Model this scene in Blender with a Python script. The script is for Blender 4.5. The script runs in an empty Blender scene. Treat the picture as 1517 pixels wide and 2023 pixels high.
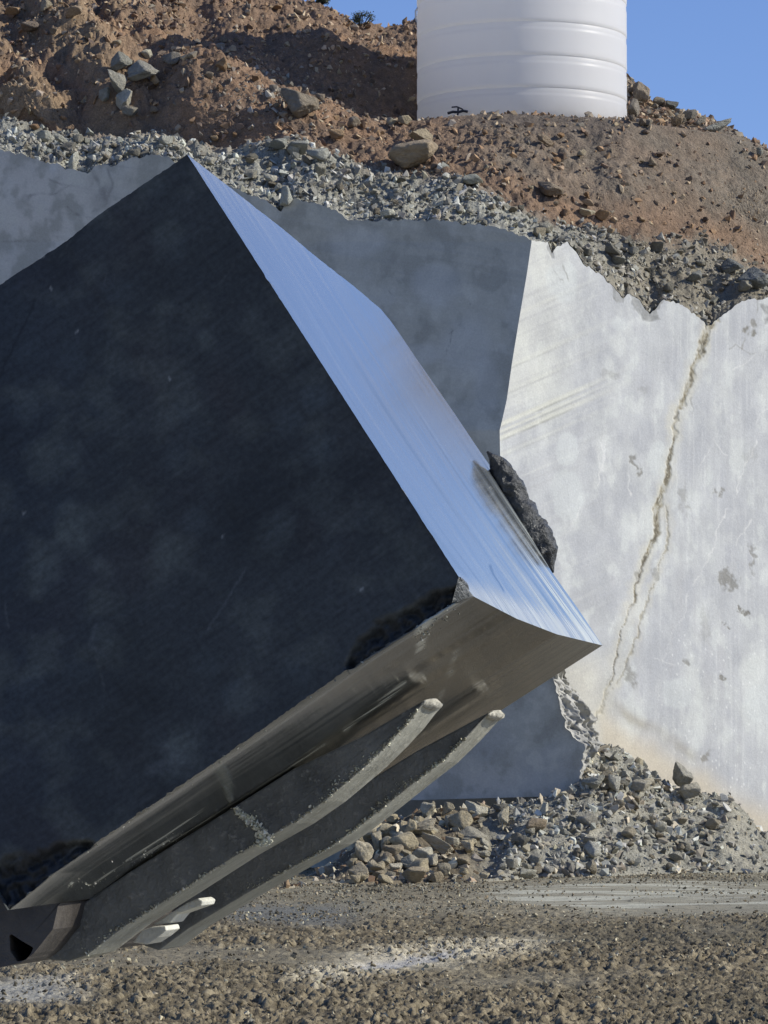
import bpy, bmesh, math, random
import numpy as np
from mathutils import Vector, Matrix

# ------------------------------------------------------------------ camera, sky, sun, exposure
F, HZ, CAMH = 8000.0, 1500.0, 1.2            # focal length and horizon in photo pixels, eye height in m
CX, CY = 758.5, 1011.5
PITCH = math.atan((HZ - CY) / F)
pc, ps = math.cos(PITCH), math.sin(PITCH)
SUN_EL, SUN_AZ = 32.0, 93.2                   # degrees; azimuth clockwise from the view direction (+Y)
SC = bpy.context.scene
COL = SC.collection
cam = bpy.data.objects.new('camera', bpy.data.cameras.new('camera'))
COL.objects.link(cam)
cam.location = (0, 0, CAMH)
cam.rotation_euler = (math.pi / 2 + PITCH, 0, 0)
cam.data.sensor_fit = 'HORIZONTAL'
cam.data.sensor_width = 36.0
cam.data.lens = 36.0 * F / 1517.0
cam.data.clip_start, cam.data.clip_end = 0.5, 2000.0
SC.camera = cam

world = bpy.data.worlds.new('World')
SC.world = world
world.use_nodes = True
wn, wl = world.node_tree.nodes, world.node_tree.links
wn.clear()
wo = wn.new('ShaderNodeOutputWorld'); wb = wn.new('ShaderNodeBackground'); sk = wn.new('ShaderNodeTexSky')
sk.sky_type = 'NISHITA'
sk.sun_disc = False
sk.sun_elevation = math.radians(SUN_EL)
sk.sun_rotation = math.radians(SUN_AZ)
sk.altitude = 1200.0
sk.air_density = 1.0
sk.dust_density = 0.35
sk.ozone_density = 3.0
wb.inputs['Strength'].default_value = 0.1
tint = wn.new('ShaderNodeMix'); tint.data_type = 'RGBA'; tint.blend_type = 'MULTIPLY'; tint.inputs[0].default_value = 1.0
tint.inputs[7].default_value = (0.99, 1.06, 1.40, 1.0)          # deeper mountain blue
wl.new(sk.outputs[0], tint.inputs[6]); wl.new(tint.outputs[2], wb.inputs['Color']); wl.new(wb.outputs[0], wo.inputs['Surface'])

sl = bpy.data.lights.new('sun', 'SUN')
sl.energy = 5.0
sl.angle = math.radians(0.5)
sl.color = (1.0, 0.955, 0.86)
so = bpy.data.objects.new('sun', sl)
COL.objects.link(so)
_el, _az = math.radians(SUN_EL), math.radians(SUN_AZ)
SUND = Vector((math.sin(_az) * math.cos(_el), math.cos(_az) * math.cos(_el), math.sin(_el)))
so.rotation_euler = SUND.to_track_quat('Z', 'Y').to_euler()
SC.view_settings.view_transform = 'Standard'
SC.view_settings.look = 'None'
SC.view_settings.exposure = 0.0
SC.view_settings.gamma = 1.0

rng = np.random.default_rng(7)
random.seed(7)

# ------------------------------------------------------------------ helpers
def P(px, py, Y):
    """world point seen at photo pixel (px, py) at world depth Y"""
    px, py, Y = np.broadcast_arrays(np.asarray(px, float), np.asarray(py, float), np.asarray(Y, float))
    v = -(py - CY) / F; u = (px - CX) / F
    dy = pc - ps * v; dz = ps + pc * v
    return np.stack([u / dy * Y, Y, CAMH + dz / dy * Y], -1)

def proj(Q):
    Q = np.asarray(Q, float)
    x, y, z = Q[..., 0], Q[..., 1], Q[..., 2] - CAMH
    d = y * pc + z * ps; v = -y * ps + z * pc
    return CX + F * x / d, CY - F * v / d

def _h(ix, iy, iz, seed):
    n = (ix.astype(np.int64) * 374761393 + iy.astype(np.int64) * 668265263 + iz.astype(np.int64) * 1274126177 + seed * 974711) & 0xffffffff
    n = ((n ^ (n >> 13)) * 1274126177) & 0xffffffff
    n = ((n ^ (n >> 16)) * 2246822519) & 0xffffffff
    n = n ^ (n >> 15)
    return (n & 0xffffff) / float(0x1000000)

def vn3(x, y, z, seed=0):
    x, y, z = np.broadcast_arrays(np.asarray(x, float), np.asarray(y, float), np.asarray(z, float))
    x, y, z = (0.36 * x + 0.48 * y - 0.8 * z, -0.8 * x + 0.6 * y + 0.0 * z + 17.3, 0.48 * x + 0.64 * y + 0.6 * z)
    ix, iy, iz = np.floor(x), np.floor(y), np.floor(z)
    fx, fy, fz = x - ix, y - iy, z - iz
    fx = fx * fx * (3 - 2 * fx); fy = fy * fy * (3 - 2 * fy); fz = fz * fz * (3 - 2 * fz)
    r = 0
    for a in (0, 1):
        wa = fx if a else 1 - fx
        for b in (0, 1):
            wb_ = fy if b else 1 - fy
            for c in (0, 1):
                wc = fz if c else 1 - fz
                r = r + wa * wb_ * wc * _h(ix + a, iy + b, iz + c, seed)
    return r * 2 - 1

def fbm(x, y, z=0.0, octv=4, seed=0, gain=0.5):
    r, a, t = 0, 1.0, 0
    for o in range(octv):
        r = r + a * vn3(np.asarray(x) * 2 ** o + 13.7 * o, np.asarray(y) * 2 ** o - 7.1 * o, np.asarray(z) * 2 ** o + 3.3 * o, seed + o)
        t += a; a *= gain
    return r / t

def worley(x, y, seed=0, jit=1.0):
    x = np.asarray(x, float); y = np.asarray(y, float)
    ix, iy = np.floor(x), np.floor(y)
    f1 = np.full(x.shape, 9.0); f2 = np.full(x.shape, 9.0); cid = np.zeros(x.shape)
    zz = np.zeros_like(ix)
    for a in (-1, 0, 1):
        for b in (-1, 0, 1):
            cx_, cy_ = ix + a, iy + b
            qx = cx_ + 0.5 + jit * (_h(cx_, cy_, zz, seed) - 0.5); qy = cy_ + 0.5 + jit * (_h(cx_, cy_, zz, seed + 5) - 0.5)
            d = np.hypot(x - qx, y - qy)
            nearer = d < f1
            f2 = np.where(nearer, f1, np.minimum(f2, d))
            cid = np.where(nearer, _h(cx_, cy_, zz, seed + 9), cid)
            f1 = np.where(nearer, d, f1)
    return f1, f2, cid

def sstep(a, b, x):
    t = np.clip((np.asarray(x, float) - a) / (b - a), 0, 1)
    return t * t * (3 - 2 * t)

def seg_dist(X, Y, pts):
    """distance in pixels to a polyline, and the parameter (0..1) of the nearest point"""
    d = np.full(X.shape, 1e9); tt = np.zeros(X.shape)
    n = len(pts) - 1
    for i in range(n):
        (x0, y0), (x1, y1) = pts[i], pts[i + 1]
        dx, dy = x1 - x0, y1 - y0
        t = np.clip(((X - x0) * dx + (Y - y0) * dy) / (dx * dx + dy * dy), 0, 1)
        e = np.hypot(X - x0 - t * dx, Y - y0 - t * dy)
        m = e < d
        d = np.where(m, e, d); tt = np.where(m, (i + t) / n, tt)
    return d, tt

def lerp3(c, col, m):
    return c + (np.asarray(col, float) - c) * np.asarray(m)[..., None]

def mesh(name, V, Fc, mat=None, col=None, uv=None, smooth=True, mats=None, midx=None):
    """one mesh datablock from arrays; Fc is (M,3) or (M,4), or a list of such arrays"""
    fl = Fc if isinstance(Fc, list) else [Fc]
    V = np.asarray(V, np.float32).reshape(-1, 3)
    tot = np.concatenate([np.full(len(f), f.shape[1], np.int32) for f in fl])
    idx = np.concatenate([f.reshape(-1) for f in fl]).astype(np.int32)
    me = bpy.data.meshes.new(name)
    me.vertices.add(len(V)); me.vertices.foreach_set('co', V.reshape(-1))
    me.loops.add(len(idx)); me.loops.foreach_set('vertex_index', idx)
    me.polygons.add(len(tot))
    me.polygons.foreach_set('loop_start', np.concatenate([[0], np.cumsum(tot)[:-1]]).astype(np.int32))
    me.polygons.foreach_set('loop_total', tot)
    me.polygons.foreach_set('use_smooth', np.full(len(tot), bool(smooth)))
    for m in (mats or ([mat] if mat else [])):
        me.materials.append(m)
    if midx is not None:
        me.polygons.foreach_set('material_index', np.asarray(midx, np.int32))
    me.update(calc_edges=True)
    if col is not None:
        at = me.color_attributes.new('col', 'FLOAT_COLOR', 'POINT')
        c4 = np.ones((len(V), 4), np.float32); c4[:, :3] = np.asarray(col).reshape(-1, 3)
        at.data.foreach_set('color', c4.reshape(-1))
    if uv is not None:
        ul = me.uv_layers.new(name='UVMap')
        ul.data.foreach_set('uv', np.asarray(uv, np.float32).reshape(-1, 2)[idx].reshape(-1))
    me.validate()
    return me

def obj(name, me, parent=None):
    o = bpy.data.objects.new(name, me)
    COL.objects.link(o)
    if parent is not None:
        o.parent = parent
        o.matrix_parent_inverse = Matrix.Identity(4)
    return o

def tag(o, label=None, cat=None, group=None, kind=None):
    if label: o['label'] = label
    if cat: o['category'] = cat
    if group: o['group'] = group
    if kind: o['kind'] = kind
    return o

def gfaces(R, C, off=0):
    i = np.arange(R * C).reshape(R, C) + off
    return np.stack([i[:-1, :-1], i[:-1, 1:], i[1:, 1:], i[1:, :-1]], -1).reshape(-1, 4)

def lut(tab):
    a = np.array(tab, float)
    return lambda x: np.interp(x, a[:, 0], a[:, 1])

# ------------------------------------------------------------------ materials
def newmat(name):
    m = bpy.data.materials.new(name); m.use_nodes = True
    nt = m.node_tree; nt.nodes.clear()
    out = nt.nodes.new('ShaderNodeOutputMaterial'); b = nt.nodes.new('ShaderNodeBsdfPrincipled')
    nt.links.new(b.outputs[0], out.inputs['Surface'])
    return m, nt, b

def nnode(nt, typ, ins=None, **kw):
    n = nt.nodes.new(typ)
    for k, v in kw.items(): setattr(n, k, v)
    for k, v in (ins or {}).items():
        if isinstance(v, bpy.types.NodeSocket): nt.links.new(v, n.inputs[k])
        else: n.inputs[k].default_value = v
    return n

def noise(nt, vec, scale, detail=5, rough=0.6, dist=0.0):
    return nnode(nt, 'ShaderNodeTexNoise', {'Vector': vec, 'Scale': scale, 'Detail': detail, 'Roughness': rough, 'Distortion': dist}).outputs['Fac']

def maprange(nt, v, a, b, c, d):
    return nnode(nt, 'ShaderNodeMapRange', {'Value': v, 'From Min': a, 'From Max': b, 'To Min': c, 'To Max': d}).outputs['Result']

def mth(nt, op, a, b=0.0):
    n = nt.nodes.new('ShaderNodeMath'); n.operation = op
    for i, v in enumerate((a, b)):
        if isinstance(v, bpy.types.NodeSocket): nt.links.new(v, n.inputs[i])
        else: n.inputs[i].default_value = v
    return n.outputs[0]

def mixc(nt, fac, a, b, blend='MIX'):
    n = nt.nodes.new('ShaderNodeMix'); n.data_type = 'RGBA'; n.blend_type = blend
    for k, v in ((0, fac), (6, a), (7, b)):
        if isinstance(v, bpy.types.NodeSocket): nt.links.new(v, n.inputs[k])
        else: n.inputs[k].default_value = (*v, 1.0) if isinstance(v, tuple) and len(v) == 3 else v
    return n.outputs[2]

def scaled(nt, vec, s):
    return nnode(nt, 'ShaderNodeMapping', {'Vector': vec, 'Scale': s}).outputs[0]

def attr_mat(name, s1, a1, s2, a2, bump_scale, bump_dist, rough=0.9, spec=0.3, blue=0.92):
    """base colour from the mesh's own colour layer, broken up by two noises, with a fine bump"""
    m, nt, b = newmat(name)
    tc = nnode(nt, 'ShaderNodeTexCoord').outputs['Object']
    at = nnode(nt, 'ShaderNodeAttribute', attribute_name='col').outputs['Color']
    f = mth(nt, 'MULTIPLY', maprange(nt, noise(nt, tc, s1), 0.3, 0.7, 1 - a1, 1 + a1), maprange(nt, noise(nt, tc, s2, 3), 0.3, 0.7, 1 - a2, 1 + a2))
    comb = nnode(nt, 'ShaderNodeCombineXYZ', {'X': f, 'Y': f, 'Z': mth(nt, 'MULTIPLY', f, blue)}).outputs[0]
    nt.links.new(mixc(nt, 1.0, at, comb, 'MULTIPLY'), b.inputs['Base Color'])
    b.inputs['Roughness'].default_value = rough
    b.inputs['Specular IOR Level'].default_value = spec
    bn = nnode(nt, 'ShaderNodeBump', {'Height': noise(nt, tc, bump_scale, 6, 0.65), 'Strength': 1.0, 'Distance': bump_dist})
    nt.links.new(bn.outputs[0], b.inputs['Normal'])
    return m

M_soil = attr_mat('soil', 9.0, 0.25, 60.0, 0.3, 30.0, 0.03, 0.95, 0.15)
M_ground = attr_mat('ground_dirt', 5.0, 0.2, 70.0, 0.3, 60.0, 0.012, 0.9, 0.2)
M_cliff = attr_mat('sawn_marble', 3.0, 0.06, 55.0, 0.08, 25.0, 0.003, 0.8, 0.25, 0.97)
M_stones = attr_mat('broken_stone', 20.0, 0.15, 90.0, 0.15, 60.0, 0.004, 0.88, 0.25)

def rock_obj_mat():
    m, nt, b = newmat('boulder_stone')
    tc = nnode(nt, 'ShaderNodeTexCoord').outputs['Object']
    oi = nnode(nt, 'ShaderNodeObjectInfo')
    n1 = maprange(nt, noise(nt, tc, 1.6, 6, 0.65), 0.3, 0.7, 0.72, 1.22)
    n2 = maprange(nt, noise(nt, tc, 9.0, 4), 0.3, 0.7, 0.85, 1.15)
    f = mth(nt, 'MULTIPLY', n1, n2)
    comb = nnode(nt, 'ShaderNodeCombineXYZ', {'X': f, 'Y': f, 'Z': mth(nt, 'MULTIPLY', f, 0.92)}).outputs[0]
    nt.links.new(mixc(nt, 1.0, oi.outputs['Color'], comb, 'MULTIPLY'), b.inputs['Base Color'])
    b.inputs['Roughness'].default_value = 0.88
    b.inputs['Specular IOR Level'].default_value = 0.25
    bn = nnode(nt, 'ShaderNodeBump', {'Height': noise(nt, tc, 6.0, 7, 0.7), 'Strength': 0.8, 'Distance': 0.12})
    nt.links.new(bn.outputs[0], b.inputs['Normal'])
    return m
M_rock = rock_obj_mat()

def block_mat(name, kind):
    m, nt, b = newmat(name)
    uv = nnode(nt, 'ShaderNodeUVMap', uv_map='UVMap').outputs[0]
    at = nnode(nt, 'ShaderNodeAttribute', attribute_name='col').outputs['Color']
    if kind == 'end':      # wet sawn face, streaked along the saw's travel
        st = scaled(nt, uv, (0.9, 26.0, 1.0))
        st2 = scaled(nt, uv, (2.2, 90.0, 1.0))
        a = noise(nt, st, 1.0, 6, 0.6, 0.3); a2 = noise(nt, st2, 1.0, 4, 0.6)
        f = mth(nt, 'MULTIPLY', maprange(nt, a, 0.3, 0.7, 0.8, 1.2), maprange(nt, a2, 0.3, 0.7, 0.9, 1.1))
        comb = nnode(nt, 'ShaderNodeCombineXYZ', {'X': f, 'Y': f, 'Z': mth(nt, 'MULTIPLY', f, 0.92)}).outputs[0]
        nt.links.new(mixc(nt, 1.0, at, comb, 'MULTIPLY'), b.inputs['Base Color'])
        nt.links.new(mth(nt, 'ADD', maprange(nt, a, 0.35, 0.75, 0.05, 0.12), maprange(nt, a2, 0.4, 0.8, 0.0, 0.04)), b.inputs['Roughness'])
        hgt = mth(nt, 'ADD', a, mth(nt, 'MULTIPLY', a2, 0.25))
        nt.links.new(nnode(nt, 'ShaderNodeBump', {'Height': hgt, 'Strength': 0.09, 'Distance': 0.0012}).outputs[0], b.inputs['Normal'])
        b.inputs['IOR'].default_value = 2.4
        lum = nnode(nt, 'ShaderNodeRGBToBW', {'Color': at}).outputs[0]
        rsock = b.inputs['Roughness'].links[0].from_socket
        nt.links.new(mth(nt, 'ADD', rsock, maprange(nt, lum, 0.17, 0.45, 0.0, 0.3)), b.inputs['Roughness'])
        nt.links.new(maprange(nt, lum, 0.17, 0.5, 0.5, 0.12), b.inputs['Specular IOR Level'])
    elif kind == 'under':  # wet underside, scraped along the forks
        st = scaled(nt, uv, (1.2, 30.0, 1.0))
        a = noise(nt, st, 1.0, 6, 0.65, 0.4); a2 = noise(nt, scaled(nt, uv, (3.0, 3.0, 1.0)), 1.0, 6, 0.65)
        f = mth(nt, 'MULTIPLY', maprange(nt, a, 0.3, 0.7, 0.65, 1.35), maprange(nt, a2, 0.3, 0.7, 0.75, 1.25))
        comb = nnode(nt, 'ShaderNodeCombineXYZ', {'X': f, 'Y': f, 'Z': mth(nt, 'MULTIPLY', f, 0.92)}).outputs[0]
        nt.links.new(mixc(nt, 1.0, at, comb, 'MULTIPLY'), b.inputs['Base Color'])
        nt.links.new(maprange(nt, a, 0.35, 0.7, 0.07, 0.24), b.inputs['Roughness'])
        nt.links.new(nnode(nt, 'ShaderNodeBump', {'Height': a, 'Strength': 0.25, 'Distance': 0.002}).outputs[0], b.inputs['Normal'])
    else:                  # big dark front face, damp, softly blotched
        a = noise(nt, scaled(nt, uv, (3.0, 3.0, 1.0)), 1.0, 4, 0.5, 0.2); a2 = noise(nt, scaled(nt, uv, (7.0, 60.0, 1.0)), 1.0, 5, 0.6)
        a3 = noise(nt, scaled(nt, uv, (70.0, 70.0, 1.0)), 1.0, 4, 0.6)
        f = mth(nt, 'MULTIPLY', mth(nt, 'MULTIPLY', maprange(nt, a, 0.3, 0.7, 0.8, 1.25), maprange(nt, a2, 0.3, 0.7, 0.82, 1.18)), maprange(nt, a3, 0.3, 0.7, 0.75, 1.28))
        comb = nnode(nt, 'ShaderNodeCombineXYZ', {'X': f, 'Y': f, 'Z': mth(nt, 'MULTIPLY', f, 0.92)}).outputs[0]
        nt.links.new(mixc(nt, 1.0, at, comb, 'MULTIPLY'), b.inputs['Base Color'])
        nt.links.new(maprange(nt, a, 0.3, 0.7, 0.45, 0.6), b.inputs['Roughness'])
        b.inputs['Specular IOR Level'].default_value = 0.25
        nt.links.new(nnode(nt, 'ShaderNodeBump', {'Height': a3, 'Strength': 0.5, 'Distance': 0.002}).outputs[0], b.inputs['Normal'])
    return m
M_front = block_mat('dark_damp_stone', 'front')
M_end = block_mat('wet_sawn_stone', 'end')
M_under = block_mat('scraped_wet_stone', 'under')

def broken_mat(name, base, rough, bs=28.0):
    m, nt, b = newmat(name)
    tc = nnode(nt, 'ShaderNodeTexCoord').outputs['Object']
    v = nnode(nt, 'ShaderNodeTexVoronoi', {'Vector': tc, 'Scale': bs}).outputs['Distance']
    n = noise(nt, tc, 14.0, 6, 0.7)
    nt.links.new(mixc(nt, maprange(nt, n, 0.35, 0.7, 0.0, 1.0), tuple(c * 0.6 for c in base), tuple(c * 1.5 for c in base)), b.inputs['Base Color'])
    b.inputs['Roughness'].default_value = rough
    h = mth(nt, 'ADD', mth(nt, 'MULTIPLY', v, 0.5), mth(nt, 'MULTIPLY', n, 1.6))
    nt.links.new(nnode(nt, 'ShaderNodeBump', {'Height': h, 'Strength': 0.9, 'Distance': 0.018}).outputs[0], b.inputs['Normal'])
    return m
M_broken = broken_mat('wet_broken_stone', (0.042, 0.044, 0.042), 0.40, 24.0)
M_tip = broken_mat('sunlit_pale_tip', (0.42, 0.40, 0.33), 0.9, 60.0)  # for the fork tips: sunlight painted in as a pale colour

def steel_mat(name, c1, c2, rough, c3=None):
    m, nt, b = newmat(name)
    tc = nnode(nt, 'ShaderNodeTexCoord').outputs['Object']
    n = noise(nt, tc, 5.0, 7, 0.65); n2 = noise(nt, tc, 45.0, 5, 0.7)
    c = mixc(nt, maprange(nt, n, 0.35, 0.7, 0, 1), c1, c2)
    if c3: c = mixc(nt, maprange(nt, n2, 0.56, 0.7, 0, 0.8), c, c3)
    nt.links.new(c, b.inputs['Base Color'])
    b.inputs['Metallic'].default_value = 0.0
    nt.links.new(maprange(nt, n, 0.3, 0.7, rough - 0.12, rough + 0.1), b.inputs['Roughness'])
    nt.links.new(nnode(nt, 'ShaderNodeBump', {'Height': mth(nt, 'ADD', n, mth(nt, 'MULTIPLY', n2, 0.5)), 'Strength': 0.9, 'Distance': 0.014}).outputs[0], b.inputs['Normal'])
    return m
M_fork = steel_mat('grimy_steel', (0.10, 0.102, 0.092), (0.24, 0.24, 0.215), 0.6, (0.32, 0.31, 0.27))
M_forkbelly = steel_mat('muddy_bounce_lit_steel', (0.25, 0.245, 0.195), (0.46, 0.45, 0.37), 0.75, (0.6, 0.58, 0.48))  # muddy underside, ground bounce light put into its paler colour
M_carr = steel_mat('rusty_dark_steel', (0.035, 0.030, 0.026), (0.10, 0.088, 0.074), 0.6)
M_palelug = steel_mat('sunlit_lug_steel', (0.55, 0.54, 0.46), (0.7, 0.69, 0.6), 0.6)  # lug steel made pale to stand for sunlight on it

def tank_mat():
    m, nt, b = newmat('white_plastic')
    tc = nnode(nt, 'ShaderNodeTexCoord').outputs['Object']
    n = noise(nt, scaled(nt, tc, (6.0, 6.0, 0.6)), 1.0, 5, 0.6); n2 = noise(nt, tc, 2.0, 5, 0.6)
    c = mixc(nt, maprange(nt, n, 0.35, 0.75, 0, 0.5), (0.90, 0.89, 0.86), (0.84, 0.83, 0.80))
    sx = nnode(nt, 'ShaderNodeSeparateXYZ', {'Vector': tc}).outputs[2]
    dirt = mth(nt, 'MULTIPLY', maprange(nt, sx, 0.0, 0.45, 0.55, 0.0), maprange(nt, n2, 0.35, 0.7, 0.2, 1.0))
    c = mixc(nt, dirt, c, (0.5, 0.46, 0.41))
    nt.links.new(c, b.inputs['Base Color'])
    b.inputs['Roughness'].default_value = 0.36
    nt.links.new(nnode(nt, 'ShaderNodeBump', {'Height': n2, 'Strength': 0.12, 'Distance': 0.02}).outputs[0], b.inputs['Normal'])
    tr = nnode(nt, 'ShaderNodeBsdfTranslucent', {'Color': (0.93, 0.92, 0.89, 1.0)})      # thin plastic lets daylight through
    mx = nnode(nt, 'ShaderNodeMixShader', {0: 0.5, 1: b.outputs[0], 2: tr.outputs[0]})
    nt.links.new(mx.outputs[0], [q for q in nt.nodes if q.type == 'OUTPUT_MATERIAL'][0].inputs['Surface'])
    return m
M_tank = tank_mat()
def plain(name, c, rough, metal=0.0):
    m, nt, b = newmat(name)
    tc = nnode(nt, 'ShaderNodeTexCoord').outputs['Object']
    n = noise(nt, tc, 8.0, 4)
    nt.links.new(mixc(nt, maprange(nt, n, 0.3, 0.7, 0, 1), tuple(x * 0.8 for x in c), tuple(x * 1.15 for x in c)), b.inputs['Base Color'])
    b.inputs['Roughness'].default_value = rough; b.inputs['Metallic'].default_value = metal
    return m
M_darkpipe = plain('black_plastic', (0.03, 0.03, 0.032), 0.5)
M_pipe = plain('white_pipe', (0.75, 0.74, 0.7), 0.4)
M_leaf = plain('shrub_leaf', (0.05, 0.065, 0.035), 0.7)
M_bark = plain('shrub_bark', (0.07, 0.05, 0.035), 0.9)
M_straw = plain('dry_grass_blade', (0.40, 0.31, 0.20), 0.9)

# ------------------------------------------------------------------ the hill: one sheet from the cliff rim to the ridge
XC = 1050.0
rim = lut([(-500, 275), (-200, 285), (0, 294), (49, 308), (93, 320), (138, 333), (174, 345), (186, 326), (223, 327), (251, 316), (292, 306),
           (324, 308), (345, 320), (400, 345), (457, 369), (510, 390), (545, 408), (555, 418), (566, 402), (587, 393), (647, 407), (688, 435), (789, 434), (860, 434), (905, 438), (914, 447), (925, 440),
           (991, 452), (1035, 466), (1051, 476), (1084, 478), (1092, 500), (1100, 486), (1122, 478), (1140, 496), (1152, 517), (1167, 530), (1185, 540), (1200, 555), (1219, 575),
           (1232, 590), (1245, 579), (1260, 588), (1285, 618), (1305, 600), (1313, 592), (1346, 600), (1369, 618), (1395, 641), (1406, 643), (1414, 630), (1425, 622), (1447, 607), (1473, 594), (1517, 590),
           (1560, 612), (1600, 700), (1650, 860), (1700, 1010), (1850, 1200), (2000, 1300)])
def rim_y(x):
    x = np.asarray(x, float)
    return rim(x) + 4.0 * vn3(x / 11.0, 3.1, 0.5, 61) + 2.5 * vn3(x / 4.0, 1.1, 0.5, 62)
def rim_Y(x):
    x = np.asarray(x, float)
    return np.where(x < XC, 44.0 + (XC - x) * 0.0019, 44.0 + (x - XC) * 0.0042)
grav = lut([(-500, 235), (0, 248), (60, 260), (120, 262), (200, 266), (260, 262), (330, 272), (400, 285), (470, 290), (520, 278), (560, 268), (600, 282),
            (650, 305), (720, 325), (800, 340), (860, 345), (920, 358), (1000, 385), (1060, 420), (1120, 445), (1180, 462), (1240, 462), (1300, 470),
            (1380, 490), (1450, 515), (1517, 548), (1560, 580), (1600, 670), (1650, 830), (1700, 985), (1850, 1180), (2000, 1285)])
crest = lut([(-500, 60), (0, 110), (250, 120), (384, 101), (424, 103), (461, 114), (501, 131), (538, 156), (562, 170), (629, 195), (673, 218), (720, 235),
             (763, 248), (800, 240), (834, 237), (880, 231), (960, 225), (1080, 226), (1160, 232), (1240, 238), (1300, 246), (1380, 254), (1440, 266),
             (1517, 300), (1535, 335), (1560, 425), (1600, 565), (1650, 760), (1700, 940), (1850, 1150), (2000, 1260)])
crest_Y = lut([(-500, 48.2), (300, 48.2), (384, 47.6), (560, 47.8), (834, 48.0), (1240, 48.0), (1440, 48.6), (2000, 49)])
hol = lut([(-500, 20), (200, 60), (300, 88), (384, 100), (424, 112), (461, 132), (501, 152), (562, 190), (629, 215), (720, 252), (834, 252), (1240, 252), (1300, 250), (1440, 262), (1517, 298), (1535, 333), (1560, 423), (1600, 563), (1650, 758), (1700, 938), (1850, 1148), (2000, 1258)])
hol_Y = lut([(-500, 49.5), (300, 49.3), (384, 49.0), (560, 49.5), (834, 50.1), (1240, 51.4), (1440, 50.2), (2000, 50)])
ridge = lut([(-500, -330), (0, -150), (300, -85), (520, -48), (590, -8), (600, 0), (640, 12), (660, 25), (690, 40), (720, 50), (745, 55), (770, 52), (800, 46),
             (830, 45), (900, 60), (1000, 90), (1100, 110), (1200, 135), (1240, 152), (1262, 170), (1285, 192), (1310, 200), (1330, 212), (1370, 226),
             (1400, 240), (1430, 254), (1470, 277), (1517, 299), (1535, 331), (1560, 421), (1600, 561), (1650, 756), (1700, 936), (1850, 1146), (2000, 1256)])
ridge_Y = lut([(-500, 54), (300, 54), (450, 54.0), (600, 53.8), (834, 53.4), (1240, 53.2), (1440, 51.5), (1517, 51.0), (2000, 51)])

shlf = lut([(-500, -160), (0, -60), (300, 10), (384, 90), (400, 88), (425, 74), (452, 60), (475, 62), (500, 70), (520, 84), (560, 78), (600, 72), (620, 70), (640, 64), (658, 72), (690, 88), (720, 102), (770, 116), (825, 130), (900, 140), (1240, 200), (1300, 226),
            (1370, 240), (1440, 258), (1470, 279), (1517, 298.5), (1535, 332), (1560, 422), (1600, 562), (1650, 757), (1700, 937), (1850, 1147), (2000, 1257)])
shlf_Y = lut([(-500, 51.6), (300, 51.3), (384, 51.0), (600, 50.95), (834, 50.7), (1000, 51.6), (1240, 52.2), (1440, 50.9), (2000, 50.5)])
hx = np.concatenate([np.arange(-2600, -260, 12.0), np.arange(-260, 1700, 2.2), np.arange(1700, 2400, 10.0)])
def contour(fy, fY):
    return np.stack([fy(hx), fY(hx)], -1)
c_rim = np.stack([rim_y(hx), rim_Y(hx) + 0.07], -1)
c_grav = np.stack([grav(hx), rim_Y(hx) + 1.7], -1)
_mid = 0.5 * (grav(hx) + crest(hx)); _midY = 0.5 * (rim_Y(hx) + 1.7 + crest_Y(hx)) - 0.25
cs = [c_rim, c_grav, np.stack([_mid, _midY], -1), contour(crest, crest_Y), contour(hol, hol_Y), contour(shlf, shlf_Y), contour(ridge, ridge_Y),
      np.stack([ridge(hx) + 40, ridge_Y(hx) + 2.5], -1), np.stack([ridge(hx) * 0.4 + 560, ridge_Y(hx) + 9], -1)]
nr = [46, 60, 60, 22, 80, 50, 10, 6]
rows, zone = [], []
for k, n in enumerate(nr):
    t = np.linspace(0, 1, n, endpoint=False)[:, None, None]
    rows.append(cs[k][None] * (1 - t) + cs[k + 1][None] * t); zone.append(k + t[:, 0, 0])
rows.append(cs[-1][None]); zone.append(np.array([float(len(nr))]))
HG = np.concatenate(rows); HZN = np.concatenate(zone)
k5 = np.array([1, 2, 3, 2, 1]) / 9.0
G2 = HG.copy()
for i in range(2, len(HG) - 2):
    if i > 4: G2[i] = sum(k5[j] * HG[i + j - 2] for j in range(5))
HG = G2
HP = P(hx[None, :], HG[..., 0], HG[..., 1])                 # (R, C, 3)
R_, C_ = HP.shape[:2]
ZN = np.broadcast_to(HZN[:, None], (R_, C_))
X_, Y_, Z_ = HP[..., 0], HP[..., 1], HP[..., 2]
pxx = np.broadcast_to(hx[None, :], (R_, C_)); pyy = HG[..., 0]
damp = sstep(0.0, 0.25, ZN)
left = sstep(430, 120, pxx) * sstep(1.0, 1.3, ZN)
n1 = fbm(X_ * 0.9, Y_ * 0.9, Z_ * 0.9, 4, 11)
n2 = fbm(X_ * 4.0, Y_ * 4.0, Z_ * 4.0, 4, 12, 0.6)
n3 = fbm(X_ * 16, Y_ * 16, Z_ * 16, 3, 13, 0.6)
gul = np.abs(vn3(X_ * 1.3 + 0.5 * n1, 0.3 * Y_, 0.3 * Z_, 14))
rise = 1 - 0.75 * sstep(2.6, 2.95, ZN) * sstep(3.6, 3.1, ZN) * sstep(760, 830, pxx)
amp = np.where(ZN < 1, 0.6, 1.0)
smooth_r = 1 - 0.5 * sstep(1150, 1350, pxx) * sstep(1.0, 1.3, ZN)
rug = 1 + 0.5 * sstep(700, 300, pxx)
DH = damp * rise * (0.17 * n1 * amp + 0.10 * n2 * smooth_r * rug + 0.06 * n3 * (1 - 0.5 * sstep(1000, 1250, pxx))) - left * 0.5 * (0.5 - gul) + left * 0.16 * n2
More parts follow.
